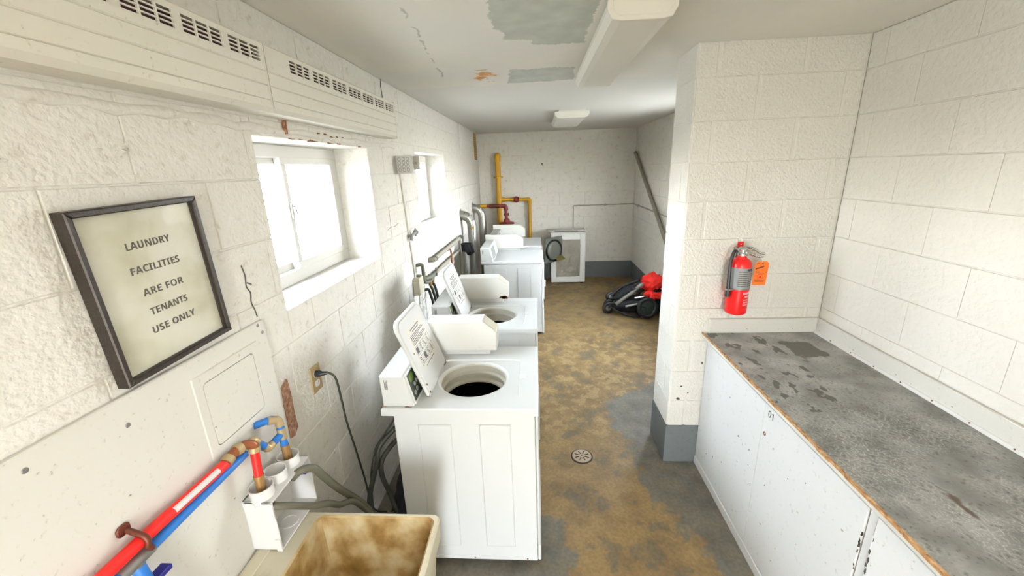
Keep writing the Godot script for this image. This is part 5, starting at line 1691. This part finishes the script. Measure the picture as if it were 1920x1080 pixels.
# ---------------------------------------------------------------- fire extinguisher
func build_extinguisher() -> void:
	var cx := 1.08
	var cd := 2.165
	var o := thing("fire_extinguisher", "red fire extinguisher with a silver label hanging on the partition", "fire extinguisher", W(cx, 1.047, cd))
	var A := W(cx, 0, cd)
	part("cylinder", mb().lathe([Vector2(0, 1.05), Vector2(0.046, 1.047), Vector2(0.053, 1.053), Vector2(0.054, 1.06), Vector2(0.054, 1.31), Vector2(0.051, 1.328), Vector2(0.042, 1.343), Vector2(0.026, 1.354), Vector2(0.021, 1.362), Vector2(0.021, 1.372)], A, Vector3.UP, 36, true), M["extinguisher_red"], o)
	var lab := part("label_band", mb().lathe([Vector2(0.0542, 1.197), Vector2(0.0547, 1.1975), Vector2(0.0547, 1.3085), Vector2(0.0542, 1.309)], A, Vector3.UP, 36, false), M["label_silver"], o, "silver instruction label")
	for k in 8:
		var yy := 1.287 - k * 0.011
		for q in [[-0.55, 0.25], [0.32, 0.75 + 0.2 * (k % 3)]]:
			part("print_line", mb().lathe([Vector2(0.0548, yy), Vector2(0.05495, yy + 0.001), Vector2(0.05495, yy + 0.003), Vector2(0.0548, yy + 0.004)], A, Vector3.UP, 6, false, PI + q[0], PI + q[1]), M["ink"], lab)
	part("black_heading", mb().lathe([Vector2(0.0549, 1.293), Vector2(0.0551, 1.294), Vector2(0.0551, 1.303), Vector2(0.0549, 1.304)], A, Vector3.UP, 8, false, PI + 0.2, PI + 0.85), M["ink_black"], lab)
	var T2 := Transform3D(Basis(Vector3.UP, 0.62), A + Basis(Vector3.UP, 0.62) * Vector3(0, 0, 0.0542))
	lettering("warning_print", "WARNING", 0.0125, T2 * Transform3D(Basis(), Vector3(0, 1.171, 0)), M["white_ink"], o, 0.062, true, 0.0542)
	lettering("warning_print", "1000", 0.010, T2 * Transform3D(Basis(), Vector3(0, 1.152, 0)), M["white_ink"], o, 0.04, true, 0.0542)
	for k in 3:
		var yy := 1.134 - k * 0.0135
		part("warning_line", mb().lathe([Vector2(0.0541, yy - 0.004), Vector2(0.0545, yy - 0.0035), Vector2(0.0545, yy + 0.0035), Vector2(0.0541, yy + 0.004)], A, Vector3.UP, 8, false, PI + 0.15, PI + 1.1), M["pink_ink"], o)
	part("neck_ring", mb().lathe([Vector2(0.0235, 1.368), Vector2(0.0235, 1.38), Vector2(0.018, 1.384), Vector2(0.018, 1.40), Vector2(0, 1.402)], A, Vector3.UP, 20), M["chrome"], o)
	part("valve_head", mb().box(W(cx, 1.398, cd), Vector3(0.036, 0.03, 0.03), 0.006).cyl(W(cx - 0.02, 1.398, cd), W(cx - 0.036, 1.394, cd), 0.009, 12), M["chrome"], o)
	part("gauge", mb().lathe([Vector2(0.013, 0), Vector2(0.015, 0.004), Vector2(0.015, 0.012), Vector2(0.012, 0.014), Vector2(0, 0.013)], W(cx + 0.014, 1.385, cd - 0.012), Vector3(0.3, 0, 1), 18), M["chrome"], o)
	part("carry_handle", mb().tube(spline([W(cx + 0.012, 1.388, cd), W(cx + 0.045, 1.374, cd - 0.004), W(cx + 0.08, 1.362, cd - 0.01), W(cx + 0.10, 1.366, cd - 0.012)], 5), 0.008, 8), M["chrome"], o)
	part("squeeze_lever", mb().tube(spline([W(cx + 0.0, 1.412, cd), W(cx + 0.03, 1.412, cd), W(cx + 0.06, 1.398, cd - 0.006), W(cx + 0.085, 1.38, cd - 0.01), W(cx + 0.108, 1.377, cd - 0.012)], 5), 0.007, 8), M["chrome"], o)
	part("pull_pin", mb().tube(spline([W(cx + 0.02, 1.404, cd - 0.016), W(cx + 0.03, 1.416, cd - 0.03), W(cx + 0.042, 1.405, cd - 0.035), W(cx + 0.03, 1.396, cd - 0.028)], 4), 0.0022, 6), M["steel_dull"], o)
	part("hose", mb().tube(spline([W(cx - 0.03, 1.395, cd), W(cx - 0.05, 1.385, cd - 0.01), W(cx - 0.064, 1.34, cd - 0.02), W(cx - 0.067, 1.28, cd - 0.026), W(cx - 0.066, 1.20, cd - 0.03)], 7), 0.0085, 12), M["black_plastic"], o)
	var nz := part("nozzle", mb().tube([W(cx - 0.066, 1.205, cd - 0.03), W(cx - 0.066, 1.185, cd - 0.03), W(cx - 0.066, 1.15, cd - 0.03)], 0.011, 14, true, [0.0095, 0.0125, 0.012]), M["black_plastic"], o)
	part("nozzle_clip", mb().bx(cx - 0.078, cx - 0.046, 1.185, 1.196, cd - 0.044, cd - 0.018, 0.002), M["chrome"], nz)
	part("strap", mb().lathe([Vector2(0.0545, 1.19), Vector2(0.056, 1.1905), Vector2(0.056, 1.1965), Vector2(0.0545, 1.197)], A, Vector3.UP, 32), M["steel_dull"], o)
	part("wall_hook", mb().bx(cx - 0.012, cx + 0.012, 1.33, 1.40, PD - 0.03, PD - 0.001, 0.002), M["steel_dull"], o)
	var tg := thing("inspection_tag", "orange inspection tag hanging from the fire extinguisher handle", "tag", W(cx + 0.085, 1.27, cd - 0.02))
	var Tt := Transform3D(Basis(Vector3.UP, 0.12) * Basis(Vector3(0, 0, 1), -0.05), W(cx + 0.09, 1.276, cd - 0.03))
	var cut := [Vector2(-0.037, -0.064), Vector2(0.037, -0.064), Vector2(0.037, 0.052), Vector2(0.025, 0.064), Vector2(-0.025, 0.064), Vector2(-0.037, 0.052)]
	var card := part("card", mb().prism(cut, Tt, 0.0015), M["tag_orange"], tg)
	var pr := mb()
	pr.prism([Vector2(-0.032, 0.02), Vector2(0.012, 0.034), Vector2(0.012, 0.041), Vector2(-0.032, 0.027)], Tt * Transform3D(Basis(), Vector3(0, 0, 0.0016)), 0.0004)
	for q in [[-0.03, 0.006, 0.022], [-0.03, -0.004, 0.05], [0.024, 0.006, 0.008], [-0.03, -0.038, 0.056], [-0.026, -0.046, 0.05], [-0.03, 0.05, 0.016]]:
		pr.prism([Vector2(q[0], q[1]), Vector2(q[0] + q[2], q[1]), Vector2(q[0] + q[2], q[1] + 0.0026), Vector2(q[0], q[1] + 0.0026)], Tt * Transform3D(Basis(), Vector3(0, 0, 0.0016)), 0.0004)
	part("tag_print", pr, M["bronze_dark"], card)
	pr = mb().prism([Vector2(0, -0.012), Vector2(0.008, -0.02), Vector2(0, -0.028), Vector2(-0.008, -0.02)], Tt * Transform3D(Basis(), Vector3(0, 0, 0.0016)), 0.0004)
	pr.lathe([Vector2(0.016, 0.0), Vector2(0.016, 0.0005), Vector2(0.0145, 0.0005), Vector2(0.0145, 0)], Tt * Vector3(0, -0.02, 0.0016), Tt.basis.z, 24)
	part("tag_emblem", pr, M["extinguisher_red"], card)
	part("eyelet", mb().lathe([Vector2(0.005, 0), Vector2(0.005, 0.001), Vector2(0.0028, 0.001), Vector2(0.0028, 0)], Tt * Vector3(0.002, 0.054, 0.0015), Tt.basis.z, 16), M["bronze_dark"], card)
	part("tie", mb().tube(spline([Tt * Vector3(0.002, 0.054, 0.003), W(cx + 0.088, 1.35, cd - 0.03), W(cx + 0.082, 1.368, cd - 0.02)], 5), 0.0012, 6), M["plastic_white"], tg)
	var rs := solo("extinguisher_marker", mb().bx(1.086, 1.116, 1.392, 1.428, PD - 0.008, PD - 0.001, 0.001), M["extinguisher_red"], "small red marker plate on the partition just above the extinguisher hose", "marker", W(1.10, 1.41, PD))
	part("marker_dot", mb().bx(1.098, 1.104, 1.412, 1.416, PD - 0.0086, PD - 0.0079).bx(1.099, 1.105, 1.402, 1.406, PD - 0.0086, PD - 0.0079), M["white_ink"], rs)

# ---------------------------------------------------------------- folded stroller
func build_stroller() -> void:
	var o := thing("folded_stroller", "folded black stroller with grey tubes and a red hood lying behind the partition", "stroller", W(1.2, 0, 5.0))
	# wheels
	for p in [[0.90, 0.075, 5.02, 0.075, 0.035], [0.93, 0.075, 5.14, 0.075, 0.035], [0.965, 0.16, 5.22, 0.07, 0.035]]:
		var w := part("small_wheel", mb().lathe([Vector2(p[3] * 0.5, -p[4] / 2), Vector2(p[3] * 0.9, -p[4] / 2), Vector2(p[3], -p[4] * 0.3), Vector2(p[3], p[4] * 0.3), Vector2(p[3] * 0.9, p[4] / 2), Vector2(p[3] * 0.5, p[4] / 2)], W(p[0], p[1], p[2]), Vector3(0.25, 0, 1), 24, true), M["black_plastic"], o)
		part("hub", mb().lathe([Vector2(0.0, 0.022), Vector2(0.018, 0.02), Vector2(p[3] * 0.55, 0.012), Vector2(p[3] * 0.55, -0.012), Vector2(0, -0.02)], W(p[0], p[1], p[2]), Vector3(0.25, 0, 1), 16), M["stroller_tube"], w)
	var hub := W(1.33, 0.155, 4.77)
	var ax := Vector3(0.12, 0.25, 1)
	var bw := part("big_wheel", mb().lathe([Vector2(0.085, -0.02), Vector2(0.115, -0.022), Vector2(0.13, -0.01), Vector2(0.13, 0.01), Vector2(0.115, 0.022), Vector2(0.085, 0.02), Vector2(0.085, -0.02)], hub, ax, 32, true), M["black_plastic"], o)
	part("hub", mb().lathe([Vector2(0.0, 0.03), Vector2(0.025, 0.026), Vector2(0.025, -0.02), Vector2(0, -0.02)], hub, ax, 16), M["wheel_green"], bw)
	part("wheel_disc", mb().lathe([Vector2(0.025, 0.012), Vector2(0.086, 0.004), Vector2(0.086, -0.004), Vector2(0.025, -0.01)], hub, ax, 24), M["wheel_green"], bw)
	for k in 5:
		var a := TAU * k / 5
		var s := ax.normalized().cross(Vector3.RIGHT).normalized()
		var t := ax.normalized().cross(s)
		part("spoke", mb().cyl(hub + ax.normalized() * 0.016, hub + (s * cos(a) + t * sin(a)) * 0.09 + ax.normalized() * 0.012, 0.008, 8), M["black_plastic"], bw)
	part("big_wheel", mb().lathe([Vector2(0.085, -0.02), Vector2(0.115, -0.022), Vector2(0.13, 0), Vector2(0.115, 0.022), Vector2(0.085, 0.02)], W(1.42, 0.15, 5.22), ax, 28, true), M["black_plastic"], o)
	# frame
	part("side_arm", mb().tube(spline([W(0.985, 0.155, 4.93), W(1.06, 0.225, 4.91), W(1.16, 0.305, 4.90), W(1.25, 0.385, 4.92), W(1.30, 0.405, 4.95)], 6), 0.024, 12, true, []), M["stroller_tube"], o)
	part("leg_tube", mb().cyl(W(1.08, 0.155, 4.83), W(1.33, 0.205, 4.83), 0.013, 12), M["duct"], o)
	part("leg_tube", mb().cyl(W(1.20, 0.245, 4.88), W(1.36, 0.262, 4.90), 0.014, 12), M["duct"], o)
	part("leg_tube", mb().tube(spline([W(0.93, 0.10, 4.98), W(1.05, 0.055, 4.86), W(1.18, 0.032, 4.80), W(1.30, 0.03, 4.80)], 5), 0.011, 10), M["black_plastic"], o)
	part("leg_tube", mb().cyl(W(1.27, 0.03, 4.79), W(1.42, 0.115, 4.77), 0.014, 10), M["stroller_tube"], o)
	part("fork", mb().tube(spline([W(0.90, 0.085, 4.98), W(0.94, 0.15, 4.97), W(1.02, 0.16, 4.93)], 5), 0.016, 10), M["black_plastic"], o)
	part("rear_bar", mb().tube(spline([W(0.965, 0.17, 5.22), W(1.08, 0.28, 5.20), W(1.20, 0.36, 5.16), W(1.30, 0.42, 5.1)], 5), 0.022, 10), M["black_plastic"], o)
	part("hinge_joint", mb().lathe([Vector2(0, 0.03), Vector2(0.03, 0.026), Vector2(0.03, -0.026), Vector2(0, -0.03)], W(1.20, 0.345, 4.915), Vector3(0.1, 0, 1), 16), M["black_plastic"], o)
	# seat fabric, pads and hood
	part("seat_fabric", mb().blob(W(1.22, 0.135, 5.0), Vector3(0.25, 0.105, 0.17), 0.35, 3, 1.6), M["black_cloth"], o)
	part("seat_pad", mb().blob(W(1.12, 0.255, 5.10), Vector3(0.17, 0.05, 0.09), 0.35, 8, 1.8, Basis(Vector3(0, 0, 1), 0.62)), M["black_cloth"], o)
	part("basket_fabric", mb().blob(W(1.46, 0.13, 5.0), Vector3(0.11, 0.115, 0.20), 0.3, 9, 1.8), M["black_cloth"], o)
	part("hood", mb().blob(W(1.44, 0.40, 5.02), Vector3(0.135, 0.12, 0.17), 0.32, 21, 2.2, Basis(Vector3(0, 0, 1), 0.2), 20, 30), M["stroller_red"], o, "crumpled red fabric hood")
	part("hood", mb().blob(W(1.45, 0.285, 4.90), Vector3(0.13, 0.05, 0.09), 0.45, 23, 2.5, Basis(Vector3(0, 0, 1), -0.15), 14, 24), M["stroller_red"], o)
	part("hood_flap", mb().blob(W(1.405, 0.255, 4.84), Vector3(0.035, 0.075, 0.03), 0.4, 25, 2.4), M["stroller_red"], o)
	part("hood_window", mb().blob(W(1.47, 0.345, 4.865), Vector3(0.055, 0.022, 0.02), 0.1, 2, 2.0), M["black_cloth"], o)
